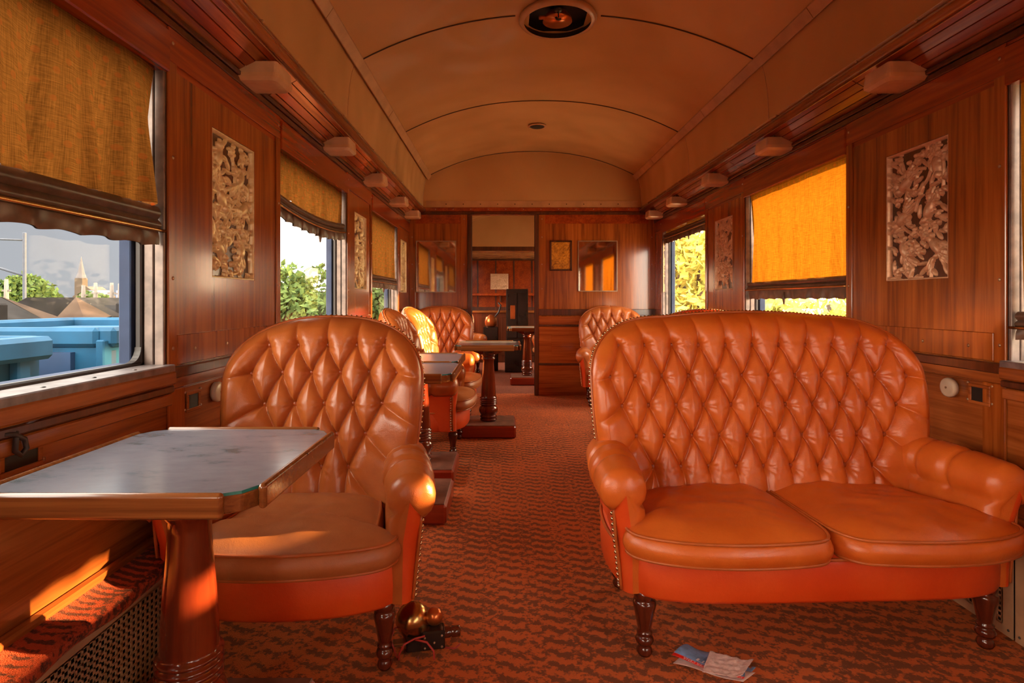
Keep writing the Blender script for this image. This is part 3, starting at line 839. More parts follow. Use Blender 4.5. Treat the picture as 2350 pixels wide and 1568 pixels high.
# ------------------------------------------------------------------ upholstered seats
def superq(t, n):   # quarter of a superellipse
    c, s_ = max(0, math.cos(t)), max(0, math.sin(t)); return c ** (2 / n), s_ ** (2 / n)
def resample(P, n):
    P = np.array(P); d = np.r_[0, np.cumsum(np.hypot(*(P[1:] - P[:-1]).T))]; t = np.linspace(0, d[-1], n + 1)
    return np.c_[np.interp(t, d, P[:, 0]), np.interp(t, d, P[:, 1])]
def backrest(W, wb, hb, h0, rx, ry, crown, expo, rows, nu, nv, y_at, wrap, wrapw, pad=.065):
    right = []
    for k in range(21): right.append((wb + (W - wb) * math.sin(PI / 2 * k / 20) ** 1.0, hb + (h0 - hb) * k / 20))
    corner = []
    for k in range(1, 41):
        c, s_ = superq(PI / 2 * k / 40, expo); corner.append((W - rx + rx * c, h0 + ry * s_))
    topn = []
    if W - rx > .01:
        for k in range(1, 15): t = k / 15; x = (W - rx) * (1 - t); topn.append((x, h0 + ry + crown * (1 - (x / (W - rx)) ** 2)))
    topn.append((0, h0 + ry + crown))
    ci = 20
    side = resample(right + corner[:ci], nv)
    toph = corner[ci - 1:] + topn
    top = resample([(-x, z) for x, z in toph][0:] + [(x, z) for x, z in reversed(toph)][1:], nu)
    bot = np.c_[np.linspace(-wb, wb, nu + 1), np.full(nu + 1, hb)]
    L = np.c_[-side[:, 0], side[:, 1]]; R = side
    U = np.linspace(0, 1, nu + 1)[None, :, None]; V = np.linspace(0, 1, nv + 1)[:, None, None]
    P = (1 - V) * bot[None] + V * top[None] + (1 - U) * L[:, None] + U * R[:, None] \
        - ((1 - U) * (1 - V) * bot[0] + U * (1 - V) * bot[-1] + (1 - U) * V * top[0] + U * V * top[-1])
    X, Z = P[..., 0], P[..., 1]
    outline = np.array([(x, z) for x, z in (right + corner + topn)]); outl = np.r_[outline, (outline * [-1, 1])[::-1][1:]]
    def segdist(A_, B_):
        d = B_ - A_; L2 = (d ** 2).sum() + 1e-12
        t = np.clip(((X - A_[0]) * d[0] + (Z - A_[1]) * d[1]) / L2, 0, 1)
        return np.hypot(X - A_[0] - t * d[0], Z - A_[1] - t * d[1]), t
    dE = np.full(X.shape, 9.)
    for A_, B_ in zip(outl[:-1], outl[1:]): dE = np.minimum(dE, segdist(A_, B_)[0])
    # fold segments
    segs = []; half = [(h_, sorted(xs)) for h_, xs in rows]
    def ray_edge(p, d):
        for k in range(1, 400):
            q = (p[0] + d[0] * .002 * k, p[1] + d[1] * .002 * k)
            dd = np.hypot(outl[:, 0] - q[0], outl[:, 1] - q[1]).min()
            if dd < .012 or q[1] < hb: return q
        return q
    ztop = h0 + ry + crown
    for i, (h_, xs) in enumerate(half):
        if i + 1 < len(half):
            h2, x2 = half[i + 1]; pit = (xs[-1] - xs[0]) / max(1, len(xs) - 1)
            for a in xs:
                for c in x2:
                    if abs(a - c) < pit * .82: segs.append((np.array((a, h_)), np.array((c, h2)), 1))
        if i == 0:
            for a in xs:
                q = ray_edge((a, h_), Vector((a * .45 / W, 1)).normalized()); segs.append((np.array((a, h_)), np.array(q), 2))
        if i == len(half) - 1:
            for a in xs: segs.append((np.array((a, h_)), np.array((a * .92, hb)), 0))
        if i > 0:
            for sgn, a in ((-1, xs[0]), (1, xs[-1])):
                prev = half[i - 1][1]; pe = max(abs(prev[0]), abs(prev[-1]))
                dz = {1: -.18, 2: -.55, 3: -.9, 4: -1.2}.get(i, -1.2)
                q = ray_edge((a, h_), Vector((sgn, dz)).normalized()); segs.append((np.array((a, h_)), np.array(q), 0))
    dF = np.full(X.shape, 9.)
    for A_, B_, k in segs:
        d, t = segdist(A_, B_)
        fade = d + (.016 * t if k == 0 else .004 * t if k == 2 else 0)
        dF = np.minimum(dF, fade)
    D = .046; Hf = .030
    q = np.clip(dF / D, 0, 1); pil = Hf * (1 - (1 - q) ** 2.2) ** .62
    pit_ = np.zeros(X.shape)
    btn = [(a, h_) for h_, xs in half for a in xs]
    for (a, h_) in btn:
        r2 = (X - a) ** 2 + (Z - h_) ** 2; pit_ += .016 * np.exp(-r2 / .020 ** 2)
        ang = np.arctan2(Z - h_, X - a); pit_ += .0016 * np.exp(-r2 / .035 ** 2) * np.sin(ang * 9 + a * 40) * np.clip(np.sqrt(r2) / .02, 0, 1)
    roll = pad * (1 - (1 - np.clip(dE / .075, 0, 1)) ** 2) ** .5
    edgef = np.clip(dE / .035, 0, 1) ** .8
    y0 = np.vectorize(y_at)(Z)
    wr = wrap * np.clip((np.abs(X) - (W - wrapw)) / wrapw, 0, 1) ** 2
    Yf = y0 - wr - roll - (pil - pit_) * edgef + Hf * edgef * .4
    A = np.stack([X, Yf, Z], -1)
    return A, outl, btn, (X, Z, y0, wr, dE)

def lathe_leg(H=.19, s=1.0):
    return [(.010 * s, 0), (.016 * s, .004), (.021 * s, .016), (.017 * s, .028), (.013 * s, .034), (.021 * s, .040), (.024 * s, .050), (.020 * s, .060), (.014 * s, .064), (.020 * s, .069), (.020 * s, .074), (.015 * s, .078), (.018 * s, .085), (.026 * s, .135), (.030 * s, .155), (.028 * s, .166), (.021 * s, .170), (.027 * s, .175), (.027 * s, H)]

def smooth_poly(P, it=2):
    P = [Vector(p) for p in P]
    for _ in range(it):
        Q = []
        for i in range(len(P)):
            a, c = P[i], P[(i + 1) % len(P)]; Q += [a * .75 + c * .25, a * .25 + c * .75]
        P = Q
    return P
def resample_closed(P, n):
    Q = np.array([(p[0], p[1]) for p in P] + [(P[0][0], P[0][1])]); return resample(Q, n)[:-1]
def cushion(poly, zb, zt, crown, n=140, rings=26, seed=0, slope=0.0):
    P = resample_closed(smooth_poly(poly, 3), n); c = (P.max(0) + P.min(0)) / 2
    prof = []   # (inset scale from edge in metres, z)
    T = zt - zb
    out = MB(); rows_ = []
    for k in range(9):      # side, bottom -> top, bulging
        t = k / 8; rows_.append((.016 * math.sin(PI * t), zb + T * t, 1.0))
    A = np.zeros((len(rows_) + rings + 1, n, 3))
    d = P - c; ln = np.hypot(d[:, 0], d[:, 1])[:, None]; dn = d / ln
    for i, (o_, z, s_) in enumerate(rows_):
        A[i, :, :2] = P + dn * o_; A[i, :, 2] = z - (P[:, 1] * slope) 
    for i in range(rings + 1):
        t = i / rings; s_ = 1 - t * .999; base = c + d * s_
        A[len(rows_) + i, :, :2] = base
        ed = 1 - s_
        zz = zt + crown * (1 - (1 - min(1, ed * 2.2)) ** 2)
        for k in range(n):
            x, y = base[k]
            wv = mnoise.noise((x * 7 + seed, y * 7, 0)) * .014 + mnoise.noise((x * 16 + seed, y * 22, 3)) * .004
            A[len(rows_) + i, k, 2] = zz + wv * min(1, ed * 3) - y * slope
    out.grid(A, 0, True, True)
    # bottom face
    vs = [(p[0], p[1], zb - p[1] * slope) for p in P]; out.add(vs, [tuple(range(n))], 0)
    pt = [(p[0] + q[0] * .003, p[1] + q[1] * .003, zt + .001 - p[1] * slope) for p, q in zip(P, dn)]
    pb = [(p[0] + q[0] * .003, p[1] + q[1] * .003, zb + .004 - p[1] * slope) for p, q in zip(P, dn)]
    return out, pt, pb

def arm_mesh(side, xf, xb, yf, yb, top=.556, seed=0):
    """rolled arm: side=+1 right, xf front centre, xb rear centre."""
    sec = []
    # cross-section relative (dx outward, z)
    def section(e):  # e: 0 full .. 1 collapsed at very front
        pts = []
        pts.append((.028, .195)); pts.append((.036, .28)); pts.append((.046, .37)); pts.append((.052, top - .115))
        cxr, czr, r = .022, top - .066, .070
        for a in range(-55, 226, 20):
            aa = math.radians(a); pts.append((cxr + r * math.cos(aa), czr + r * math.sin(aa)))
        pts.append((-.048, top - .13)); pts.append((-.052, .36)); pts.append((-.052, .28)); pts.append((-.050, .195))
        return pts
    base = section(0); n0 = len(base); ccx, ccz = .006, .40
    st = []
    ns = 34
    for i in range(ns + 1):
        t = i / ns; st.append((yb + (yf - yb) * t, 0.0, t))
    for k in range(1, 13):
        a = PI / 2 * k / 12; st.append((yf - .045 * math.sin(a), 1 - math.cos(a), 1.0))
    A = np.zeros((len(st), n0, 3))
    for i, (y, e, t) in enumerate(st):
        xc = xb + (xf - xb) * t ** 1.3
        fold = .014 * math.exp(-((t - .40) / .03) ** 2) + .014 * math.exp(-((t - .70) / .03) ** 2)
        for j, (dx, z) in enumerate(base):
            isroll = z > top - .13
            f_ = fold if isroll else fold * .15
            # scale toward the local centre for roundness
            lx, lz = (.022, top - .066) if isroll else (-.006, z)
            bul = 0.010 * math.sin(PI * min(1, max(0, t))) if isroll else 0
            sx = (1 - e * .97)
            nx = lx + (dx - lx) * (sx if isroll else max(.15, 1 - e * .9)) * (1 + (bul - f_) / .06)
            nz = lz + (z - lz) * (sx if isroll else 1) * (1 + (bul - f_) / .06 if isroll else 1)
            plt = 0
            if isroll and e > 0:
                aw = math.atan2(z - lz, dx - lx); wv = 1 + .05 * math.sin(aw * 11) * e * (1 - e) * 3
                nx = lx + (nx - lx) * wv; nz = lz + (nz - lz) * wv
            yy = y
            if isroll: yy = y - .018 * t ** 6
            elif e > 0:
                yy = y + .006 * math.sin(z * 120) * math.exp(-((z - (top - .15)) / .04) ** 2) + .0
            A[i, j] = (side * (xc + nx), yy, nz)
    b = MB(); b.grid(A[:, 3:], 0, True, False); b.grid(A[:, :4], 1, True, False)
    b.add([tuple(p) for p in A[-1]], [tuple(range(n0))], 0, True)
    return b, A

def make_seat(W, wb, rx, crown, rows, cushions, frame_poly, legs, arm_x, name, res, sofa=False, mats=None):
    t = thing(name, '', 'sofa' if sofa else 'armchair')
    Lm, Sm = mats
    y_at = lambda h: .355 + .17 * (h - .37) + .10 * max(0, h - .6) ** 1.5
    nu, nv = res
    A, outl, btn, aux = backrest(W, wb, .27, .76, rx, (.245 if sofa else .23) - crown, crown, 2.35, rows, nu, nv, y_at, .07, .20)
    b = MB(); b.grid(A); br = b.build('backrest', Lm, t)
    X, Z, y0, wr, dE = aux
    # outer shell
    def shell_y(x, z, off):
        w_ = .07 * min(1, max(0, (abs(x) - (W - .20)) / .20)) ** 2
        return y_at(z) - w_ + off
    B = np.stack([X, y0 - wr + .012 + .045 * np.clip(dE / .06, 0, 1) ** .5, Z], -1)
    b = MB(); b.grid(B)
    n_ = len(outl); rim = np.zeros((2, n_, 3))
    for k, (x, z) in enumerate(outl): rim[0, k] = (x, shell_y(x, z, 0), z); rim[1, k] = (x, shell_y(x, z, .014), z)
    b.grid(rim)
    b.build('back_panel', M['leather_red'], t)
    b = MB(); b.tube([(x * 1.002, shell_y(x, z, .0), z + .001) for x, z in outl], .0055, 8); b.build('piping', M['piping'], br)
    # nailheads round the rim
    b = MB(); ol = resample([tuple(p) for p in outl], int(len(outl) * 0 + (3.3 if sofa else 2.0) / .019))
    cxy = np.array((0, .6))
    for (x, z) in ol:
        if z < .56: continue
        dv = np.array((x, z)) - (np.array((np.sign(x) * max(0, abs(x)), .6)) if False else np.array((np.clip(x, -(W - rx), W - rx), .72)))
        dv = dv / (np.hypot(*dv) + 1e-6)
        b.sphere((x + dv[0] * .004, shell_y(x, z, .013), z + dv[1] * .004), .0058, 6, 0)
    b.build('nailhead_trim', M['nail'], br)
    # buttons
    me = None
    for (a, h_) in btn:
        i = np.argmin((X - a) ** 2 + (Z - h_) ** 2); yy = A[..., 1].reshape(-1)[i]
        if me is None:
            bb = MB(); bb.sphere((0, 0, 0), .0092, 12, 0, (1, .6, 1)); o = bb.build('button', M['button'], br); me = o.data
        else: o = bpy.data.objects.new('button', me); COL.objects.link(o); o.parent = br
        o.location = (a, yy - .003, h_)
    # frame
    FP = resample_closed(smooth_poly(frame_poly, 3), 120); c = FP.mean(0); d = FP - c; dn = d / np.hypot(d[:, 0], d[:, 1])[:, None]
    prof = [(-.012, .188), (-.003, .190), (.004, .20), (.006, .25), (.003, .30), (-.004, .318), (-.02, .324)]
    A2 = np.zeros((len(prof), 120, 3))
    for i, (o_, z) in enumerate(prof): A2[i, :, :2] = FP + dn * o_; A2[i, :, 2] = z
    b = MB(); b.grid(A2, 0, True, True); b.add([tuple(p) for p in A2[0]], [tuple(range(120))], 0); b.add([tuple(p) for p in A2[-1]], [tuple(range(120))], 0)
    fr = b.build('seat_frame', M['leather_red'], t)
    b = MB(); b.tube([(p[0] + q[0] * .004, p[1] + q[1] * .004, .314) for p, q in zip(FP, dn)], .005, 8, 0, True); b.build('piping', M['piping'], fr)
    for k, poly in enumerate(cushions):
        cb, pt, pb = cushion(poly, .318, .385, .034, 140 if not sofa else 170, 26, k * 3.3, .01)
        cu = cb.build('seat_cushion', Sm, t)
        b = MB(); b.tube(pt, .0045, 8, 0, True); b.tube(pb, .0045, 8, 0, True); b.build('piping', M['piping'], cu)
    lm = None
    for (x, y) in legs:
        if lm is None:
            b = MB(); b.lathe(lathe_leg(.20, 1.05 if not sofa else 1.15), 28); o = b.build('leg', M['wood_leg'], t); lm = o.data
        else: o = bpy.data.objects.new('leg', lm); COL.objects.link(o); o.parent = t
        o.location = (x, y, 0)
    for sd in (-1, 1):
        b, AA = arm_mesh(sd, arm_x[0], arm_x[1], .02, .40)
        ar = b.build('armrest', [Lm, M['leather_red']], t)
        b = MB()
        ox = lambda z: np.interp(z, [.195, .28, .37, .44], [.028, .036, .046, .052])
        for z in np.arange(.205, .44, .0165): b.sphere((sd * (arm_x[0] + ox(z) + .003), .006, z), .0062, 8, 0)
        for q in np.arange(.03, .38, .0165):
            tt = (q - .40) / (.02 - .40); xx = arm_x[1] + (arm_x[0] - arm_x[1]) * max(0, tt) ** 1.3
            b.sphere((sd * (xx + .055), q, .445), .0062, 8, 0)
        b.build('nailhead_trim', M['nail'], ar)
        b = MB(); b.tube([(sd * (arm_x[0] + ox(z)), -.006, z) for z in np.arange(.2, .46, .02)], .0045, 8); b.build('piping', M['piping'], ar)
        bb = bpy.data.objects.new('button', me); COL.objects.link(bb); bb.parent = ar; bb.location = (sd * (arm_x[0] + .025), .035, .556); bb.rotation_euler = (PI / 2, 0, 0)
    return t

# chair rows of buttons
crow = [(.892, [-.2, -.102, 0, .102, .2]), (.797, [-.25, -.15, -.05, .05, .15, .25]), (.692, [-.2, -.1, 0, .1, .2]),
        (.59, [-.145, -.048, .048, .145]), (.482, [-.09, 0, .09])]
c_frame = [(x * .955, y) for x, y in [(-.335, -.005), (-.20, -.075), (0, -.095), (.20, -.075), (.335, -.005), (.355, .15), (.33, .42), (.2, .45), (-.2, .45), (-.33, .42), (-.355, .15)]]
c_cush = [(-.345, -.03), (-.31, -.09), (-.16, -.125), (0, -.135), (.16, -.125), (.31, -.09), (.345, -.03), (.335, .0), (.27, .01), (.262, .05), (.25, .2), (.22, .33), (0, .36), (-.22, .33), (-.25, .2), (-.262, .05), (-.27, .01), (-.335, .0)]
c_cush = [(x * .88, y) for x, y in c_cush]
chair = make_seat(.338, .26, .338, 0, crow, [c_cush], c_frame, [(-.265, 0), (.265, 0), (-.24, .40), (.24, .40)], (.318, .262), 'armchair', (220, 200), False, (M['leather'], M['leather_seat']))

p = .1005
def row(n): return [(k - (n - 1) / 2) * p for k in range(n)]
srow = [(.885, row(11)), (.775, [x * .985 for x in row(12)]), (.672, row(11)), (.566, row(10)), (.460, [x * .985 for x in row(9)])]
s_frame = [(x * .955, y) for x, y in [(-.60, .0), (-.5, -.07), (-.28, -.085), (0, -.085), (.28, -.085), (.5, -.07), (.60, .0), (.63, .15), (.60, .40), (.5, .45), (-.5, .45), (-.60, .40), (-.63, .15)]]
def s_cush(sg):
    P = [(-.012, -.125), (-.16, -.15), (-.32, -.155), (-.47, -.135), (-.585, -.085), (-.61, -.03), (-.595, .0), (-.545, .01), (-.535, .05), (-.52, .2), (-.46, .33), (-.25, .36), (-.04, .36), (-.010, .33), (-.008, .1)]
    # denser inner edge so that it stays straight
    return [(-sg * x * .955, y) for x, y in P]
sofa = make_seat(.608, .54, .30, .018, srow, [s_cush(-1), s_cush(1)], s_frame, [(-.52, 0), (.52, 0), (-.50, .40), (.50, .40)], (.562, .53), 'sofa', (380, 200), True, (M['leather_sofa'], M['leather_sofa']))
sofa.location = (.935, 1.695, 0); sofa.rotation_euler = (0, 0, math.radians(2))
tag(sofa, 'two-seat button-tufted orange leather sofa with rolled arms in the right foreground', 'sofa')

places = [((-.605, 1.60), 3, 'brown button-tufted leather armchair behind the near left table, facing the viewer'),
          ((-.34, 4.03), 90, 'armchair turned sideways to the aisle with bright red side panel, sunlit seat, left'),
          ((-.34, 4.88), 86, 'armchair turned to the aisle, its worn round seat showing behind the red-sided one'),
          ((-.65, 5.53), 2, 'tan tufted armchair facing the viewer against the end wall left of the doorway'),
          ((1.12, 5.60), -2, 'tan tufted armchair facing the viewer against the end wall right of the doorway'),
          ((1.30, 4.18), 180, 'armchair seen from behind, only its nail-edged top showing over the sofa'),
          ((.62, 7.85), -60, 'armchair in the far compartment, partly hidden by the right edge of the doorway'),
          ((-.62, 8.1), 25, 'armchair in the far compartment, partly hidden by the left edge of the doorway')]
for k, ((x, y), a, lab) in enumerate(places):
    o = chair if k == 0 else copy_tree(chair)
    o.location = (x, y, 0); o.rotation_euler = (0, 0, math.radians(a)); tag(o, lab, 'armchair', 'tufted leather armchairs')

# ------------------------------------------------------------------ pedestal tables
def table_proto():
    t = thing('pedestal_table', '', 'table')
    hx, hy, zt = .255, .265, .71; cr = .05
    # core with round-notched corners
    def core(hx, hy, cr, bulge):
        P = []
        for sx, sy in ((1, 1), (-1, 1), (-1, -1), (1, -1)):
            pts = [(hx, hy - cr), (hx - cr * .10, hy - cr * .9), (hx - cr * .38, hy - cr * .38), (hx - cr * .9, hy - cr * .10), (hx - cr, hy)]
            if sx * sy < 0: pts = pts[::-1]
            P += [(sx * a, sy * c) for a, c in pts]
        return P
    b = MB(); b.prism(core(hx - .010, hy - .010, .06, 0), zt - .036, zt - .004); b.build('tabletop', M['wood_edge'], t, .003)
    b = MB(); b.prism(core(hx - .014, hy - .014, .055, 0), zt - .004, zt + .001, 0); b.build('grey_inlay', M['table_grey'], t)
    b = MB()
    P = core(hx - .0135, hy - .0135, .055, 0); n = len(P)
    vs = [(x, y, zt - .005) for x, y in P] + [(x, y, zt + .0012) for x, y in P]
    b.add(vs, [(i, (i + 1) % n, n + (i + 1) % n, n + i) for i in range(n)]); b.build('glass_edge', M['glass_edge'], t)
    e = cr + .004
    for k in range(4):
        b = MB()
        if k == 0: b.box(-hx + e, hx - e, -hy, -hy + .016, zt - .040, zt + .006, 0, .005)
        if k == 1: b.box(-hx + e, hx - e, hy - .016, hy, zt - .040, zt + .006, 0, .005)
        if k == 2: b.box(-hx, -hx + .016, -hy + e, hy - e, zt - .040, zt + .006, 0, .005)
        if k == 3: b.box(hx - .016, hx, -hy + e, hy - e, zt - .040, zt + .006, 0, .005)
        b.build('edge_rail', M['wood_edge'], t, .002)
    b = MB()   # shaped bearers beneath the top
    prof = [(-.13, .672), (.13, .672), (.125, .652), (.09, .638), (.06, .625), (-.06, .625), (-.09, .638), (-.125, .652)]
    b.prism(prof, -.05, .05, 0, 'y'); b.box(-.035, .035, -.12, .12, .640, .672, 1, .004)
    b.build('bearer', [M['wood_ped'], M['wood_dark']], t, .003)
    prof = [(.058, .10), (.066, .105), (.066, .115), (.058, .12), (.062, .125), (.069, .133), (.062, .142), (.060, .148), (.072, .165), (.076, .185), (.070, .205), (.060, .216)]
    for k in range(4):
        z = .222 + k * .0165; prof += [(.060, z), (.067, z + .004), (.069, z + .008), (.067, z + .012), (.060, z + .0155)]
    prof += [(.059, .295), (.058, .33), (.053, .42), (.046, .50), (.0435, .55), (.044, .575), (.052, .585), (.055, .592), (.050, .600), (.047, .604), (.054, .612), (.056, .620), (.050, .628)]
    b = MB(); b.lathe(prof, 44); b.build('pedestal', M['wood_ped'], t)
    b = MB(); b.box(-.215, .215, -.20, .20, .0, .095, 1, .012); b.box(-.205, .205, -.19, .19, .093, .0985, 0, .002); b.build('base_block', [M['wood_base'], M['wood_base_side']], t)
    return t
tb = table_proto()
tables = [((-.688, 1.24), 'grey-topped pedestal table in the left foreground with reflection of the window'),
          ((-.485, 2.84), 'pedestal table half hidden behind the near left armchair, nearer of the pair'),
          ((-.50, 3.38), 'pedestal table behind the near left armchair, farther of the pair, sunlit top'),
          ((-.125, 4.50), 'red pedestal table standing free before the end wall, sunlit top'),
          ((.29, 7.2), 'pedestal table seen through the doorway, on the right'),
          ((-.72, 7.6), 'pedestal table seen through the doorway, its end at the left door post')]
for k, ((x, y), lab) in enumerate(tables):
    o = tb if k == 0 else copy_tree(tb); o.location = (x, y, 0); tag(o, lab, 'table', 'pedestal tables')

# ------------------------------------------------------------------ far compartment
b = MB(); b.box(XL, XR, YF, YF + .05, 0, 2.3, 0)
for x in np.arange(XL, XR, .42): b.box(x, x + .03, YF - .015, YF, .9, 2.0, 1)
b.box(XL, XR, YF - .03, YF, 1.98, 2.06, 1); b.box(XL, XR, YF - .04, YF, .0, .9, 1)
struct(b.build('wall_far', [M['wood_red'], M['wood_dark']]))
b = MB(); b.box(XL, XR, 10.70, 10.76, 1.99, 2.07, 0, .003); struct(b.build('trim_4', M['wood_dark']))
relief_b = MB(); A = relief(31, 60, 60)
A = np.stack([A[..., 1] * 1.2, -A[..., 0], A[..., 2] * .68], -1); relief_b.grid(A)
o = relief_b.build('carved_panel', M['relief_right']); o.location = (-.11, YF - .016, 1.49); tag(o, 'small pale carved relief on the far end wall seen through the doorway', 'carved panel')
t = thing('bar_counter', 'dark wooden bar counter at the far end seen through the doorway', 'counter', (.3, 9.6, 0))
b = MB(); b.box(-1.2, 1.2, 0, .5, 0, .84, 0, .004)
for x in np.arange(-1.15, 1.1, .4): b.box(x, x + .34, -.012, .0, .12, .76, 0, .006)
b.build('body', M['wood_dark'], t); b = MB(); b.box(-1.25, 1.25, -.04, .54, .84, .875, 0, .008); b.build('worktop', M['wood_edge'], t)
t = thing('wall_shelf', 'red wooden shelf across the far compartment above the counter', 'shelf', (.3, YF - .015, 1.16))
b = MB(); b.box(-1.3, 1.3, -.32, 0, 0, .06, 0, .01); b.build('board', M['wood_red'], t)
b = MB(); [b.box(x, x + .03, -.25, 0, -.15, 0, 0, .004) for x in (-1.2, -.4, .4, 1.15)]; b.build('bracket', M['wood_dark'], t)
t = thing('black_stove', 'tall glossy black cabinet stove seen through the doorway behind the table', 'stove', (.19, 8.3, 0))
b = MB(); b.box(-.16, .16, -.02, .3, .05, 1.22, 0, .01); b.box(-.18, .18, -.05, .32, 0, .35, 0, .01); b.build('body', M['black_gloss'], t)
b = MB(); b.box(-.145, .0, -.03, -.018, .5, 1.16, 0, .006); b.box(.01, .145, -.03, -.018, .5, 1.16, 0, .006); b.build('door', M['black_gloss'], t)
b = MB(); b.box(-.1, -.03, -.036, -.028, .78, .98, 0, .006); b.build('copper_plate', M['copper'], t)
t = thing('copper_kettle', 'copper coloured vessel with dark handle left of the black stove', 'kettle', (-.20, 8.5, 0))
b = MB(); b.box(-.11, .11, -.06, .06, .0, .66, 0, .01); b.build('stand', M['black_gloss'], t)
b = MB(); b.lathe([(.06, .66), (.085, .68), (.09, .74), (.075, .80), (.04, .82), (.015, .84)], 24); b.build('vessel', M['copper'], t)
b = MB(); b.tube([(.06, 0, .8), (.12, 0, .88), (.15, 0, .98), (.11, 0, 1.02)], .012, 8); b.build('handle', M['rubber'], t)

# ------------------------------------------------------------------ things on the floor
t = thing('broken_motor', 'broken electric motor with brass dome and red wires lying on the carpet', 'motor', (-.245, 1.735, 0), math.radians(10))
b = MB(); Rm = Matrix.Rotation(math.radians(-32), 3, 'Y') @ Matrix.Rotation(math.radians(14), 3, 'X')
b.lathe([(.046, 0), (.050, .01), (.050, .045), (.046, .062), (.034, .076), (.016, .083), (.004, .085)], 36, (-.015, .01, .045), 0, Rm); b.build('dome', M['brass'], t)
b = MB(); b.sphere((.03, -.015, .088), .026, 20); b.build('coil', M['copper'], t)
b = MB(); b.box(-.01, .06, -.062, -.015, .012, .068, 0, .004); b.box(-.055, .0, -.05, .0, .004, .045, 0, .004); b.build('casing', M['black_gloss'], t)
for px, pz in ((.0, .052), (.05, .055), (.0, .022), (.05, .022), (.028, .036)): b = MB(); b.sphere((px, -.063, pz), .0035, 8); b.build('screw', M['screw'], t)
b = MB(); Rx = Matrix.Rotation(PI / 2, 3, 'Y'); b.lathe([(.014, 0), (.016, .004), (.016, .02), (.013, .024), (.016, .028), (.016, .05), (.012, .052)], 24, (.055, -.035, .048), 0, Rx); b.build('spindle', M['wood_leg'], t)
b = MB(); b.box(-.095, -.03, -.035, -.005, .018, .026, 0, .002); b.build('bracket', M['screw'], t)
b = MB()
b = MB(); b.tube([(.0, -.066, .06), (-.03, -.07, .058), (-.06, -.072, .046), (-.075, -.074, .02), (-.076, -.075, .004)], .003, 8); b.build('wire', M['red_wire'], t)
b = MB(); b.tube([(-.03, -.07, .056), (.005, -.08, .05), (.025, -.085, .025), (.026, -.088, .003)], .003, 8); b.build('wire', M['red_wire'], t)
b = MB(); b.tube([(-.06, .0, .07), (-.09, -.02, .064), (-.10, -.04, .045), (-.08, -.065, .004)], .0025, 8); b.build('wire', M['red_wire'], t)
b = MB(); b.tube([(.05, -.05, .012), (.09, -.055, .008), (.105, -.055, .02)], .0025, 8); b.build('wire', M['red_wire'], t)
b = MB(); b.tube([(-.02, -.08, .01), (-.022, -.11, .003)], .0018, 6); b.build('wire', M['red_wire'], t)


def sheet(name, corners, nu, nv, zf, mats, matf=None, parent=None):
    a, b_, c, d = [Vector(q) for q in corners]   # a-b bottom edge, d-c top edge
    A = np.zeros((nv + 1, nu + 1, 3))
    for i in range(nv + 1):
        for j in range(nu + 1):
            u, v = j / nu, i / nv; q = (a * (1 - u) + b_ * u) * (1 - v) + (d * (1 - u) + c * u) * v
            A[i, j] = (q.x, q.y, zf(u, v))
    m_ = MB(); m_.grid(A, 0)
    if matf:
        k = 0
        for i in range(nv):
            for j in range(nu): m_.m[k] = matf((j + .5) / nu, (i + .5) / nv); k += 1
    o = m_.build(name, mats, parent); so = o.modifiers.new('thick', 'SOLIDIFY'); so.thickness = .0006
    return o
M['paper_blue'] = plain('blue_leaflet_paper', (.20, .34, .58), 0.35, var=.25, scale=40)
M['paper_red'] = plain('red_print', (.80, .02, .01), 0.4)
M['paper_white'] = plain('white_print', (.8, .75, .75), 0.5)
M['paper_pink'] = plain('crumpled_paper', (.72, .52, .47), 0.6, var=.12, scale=60, bmp=.6)
M['print_navy'] = plain('navy_print', (.05, .07, .18), 0.5)
t = thing('leaflet', 'curled blue leaflet with a red stripe lying on the carpet before the sofa', 'leaflet', (.585, 1.64, 0))
cor = [(-.100, -.002, 0), (.075, -.075, 0), (.135, -.02, 0), (-.030, .072, 0)]
zf = lambda u, v: .004 + .022 * (1 - u) ** 2 * (1 - (v - .15) ** 2) + .004 * math.sin(u * 9 + v * 3) * (.3 + v)
zf2 = lambda u, v: .003 + .003 * math.sin(u * 7)
lf = sheet('page', cor, 40, 24, zf, [M['paper_blue'], M['paper_red']], lambda u, v: 1 if v < .13 else 0, t)
sheet('back_page', [(-.098, -.006, 0), (.07, -.088, 0), (.12, -.05, 0), (-.06, .03, 0)], 20, 10, zf2, [M['paper_pink']], None, t)
def text_mesh(body, size, mat, parent, fn, extra_rot=0):
    cu = bpy.data.curves.new('txt', 'FONT'); cu.body = body; cu.size = size; cu.align_x = 'CENTER'; cu.align_y = 'CENTER'
    to = bpy.data.objects.new('txt', cu); COL.objects.link(to); dg = bpy.context.evaluated_depsgraph_get()
    me = bpy.data.meshes.new_from_object(to.evaluated_get(dg)); bpy.data.objects.remove(to)
    for v_ in me.vertices: v_.co = Vector(fn(v_.co.x, v_.co.y))
    me.materials.clear(); me.materials.append(mat)
    o = bpy.data.objects.new('printed_text', me); COL.objects.link(o); o.parent = parent; return o
def on_leaf(u0, v0):
    a, b_, c, d = [Vector(q) for q in cor]
    def fn(x, y):
        u = u0 - x / .19; v = v0 - y / .08     # upside down as seen from here
        q = (a * (1 - u) + b_ * u) * (1 - v) + (d * (1 - u) + c * u) * v
        return (q.x, q.y, zf(u, v) + .0012)
    return fn
text_mesh('SUPER CENA', .0125, M['paper_white'], lf, on_leaf(.34, .065))
text_mesh('SUPER CENA', .0125, M['paper_white'], lf, on_leaf(.80, .065))
b = MB()
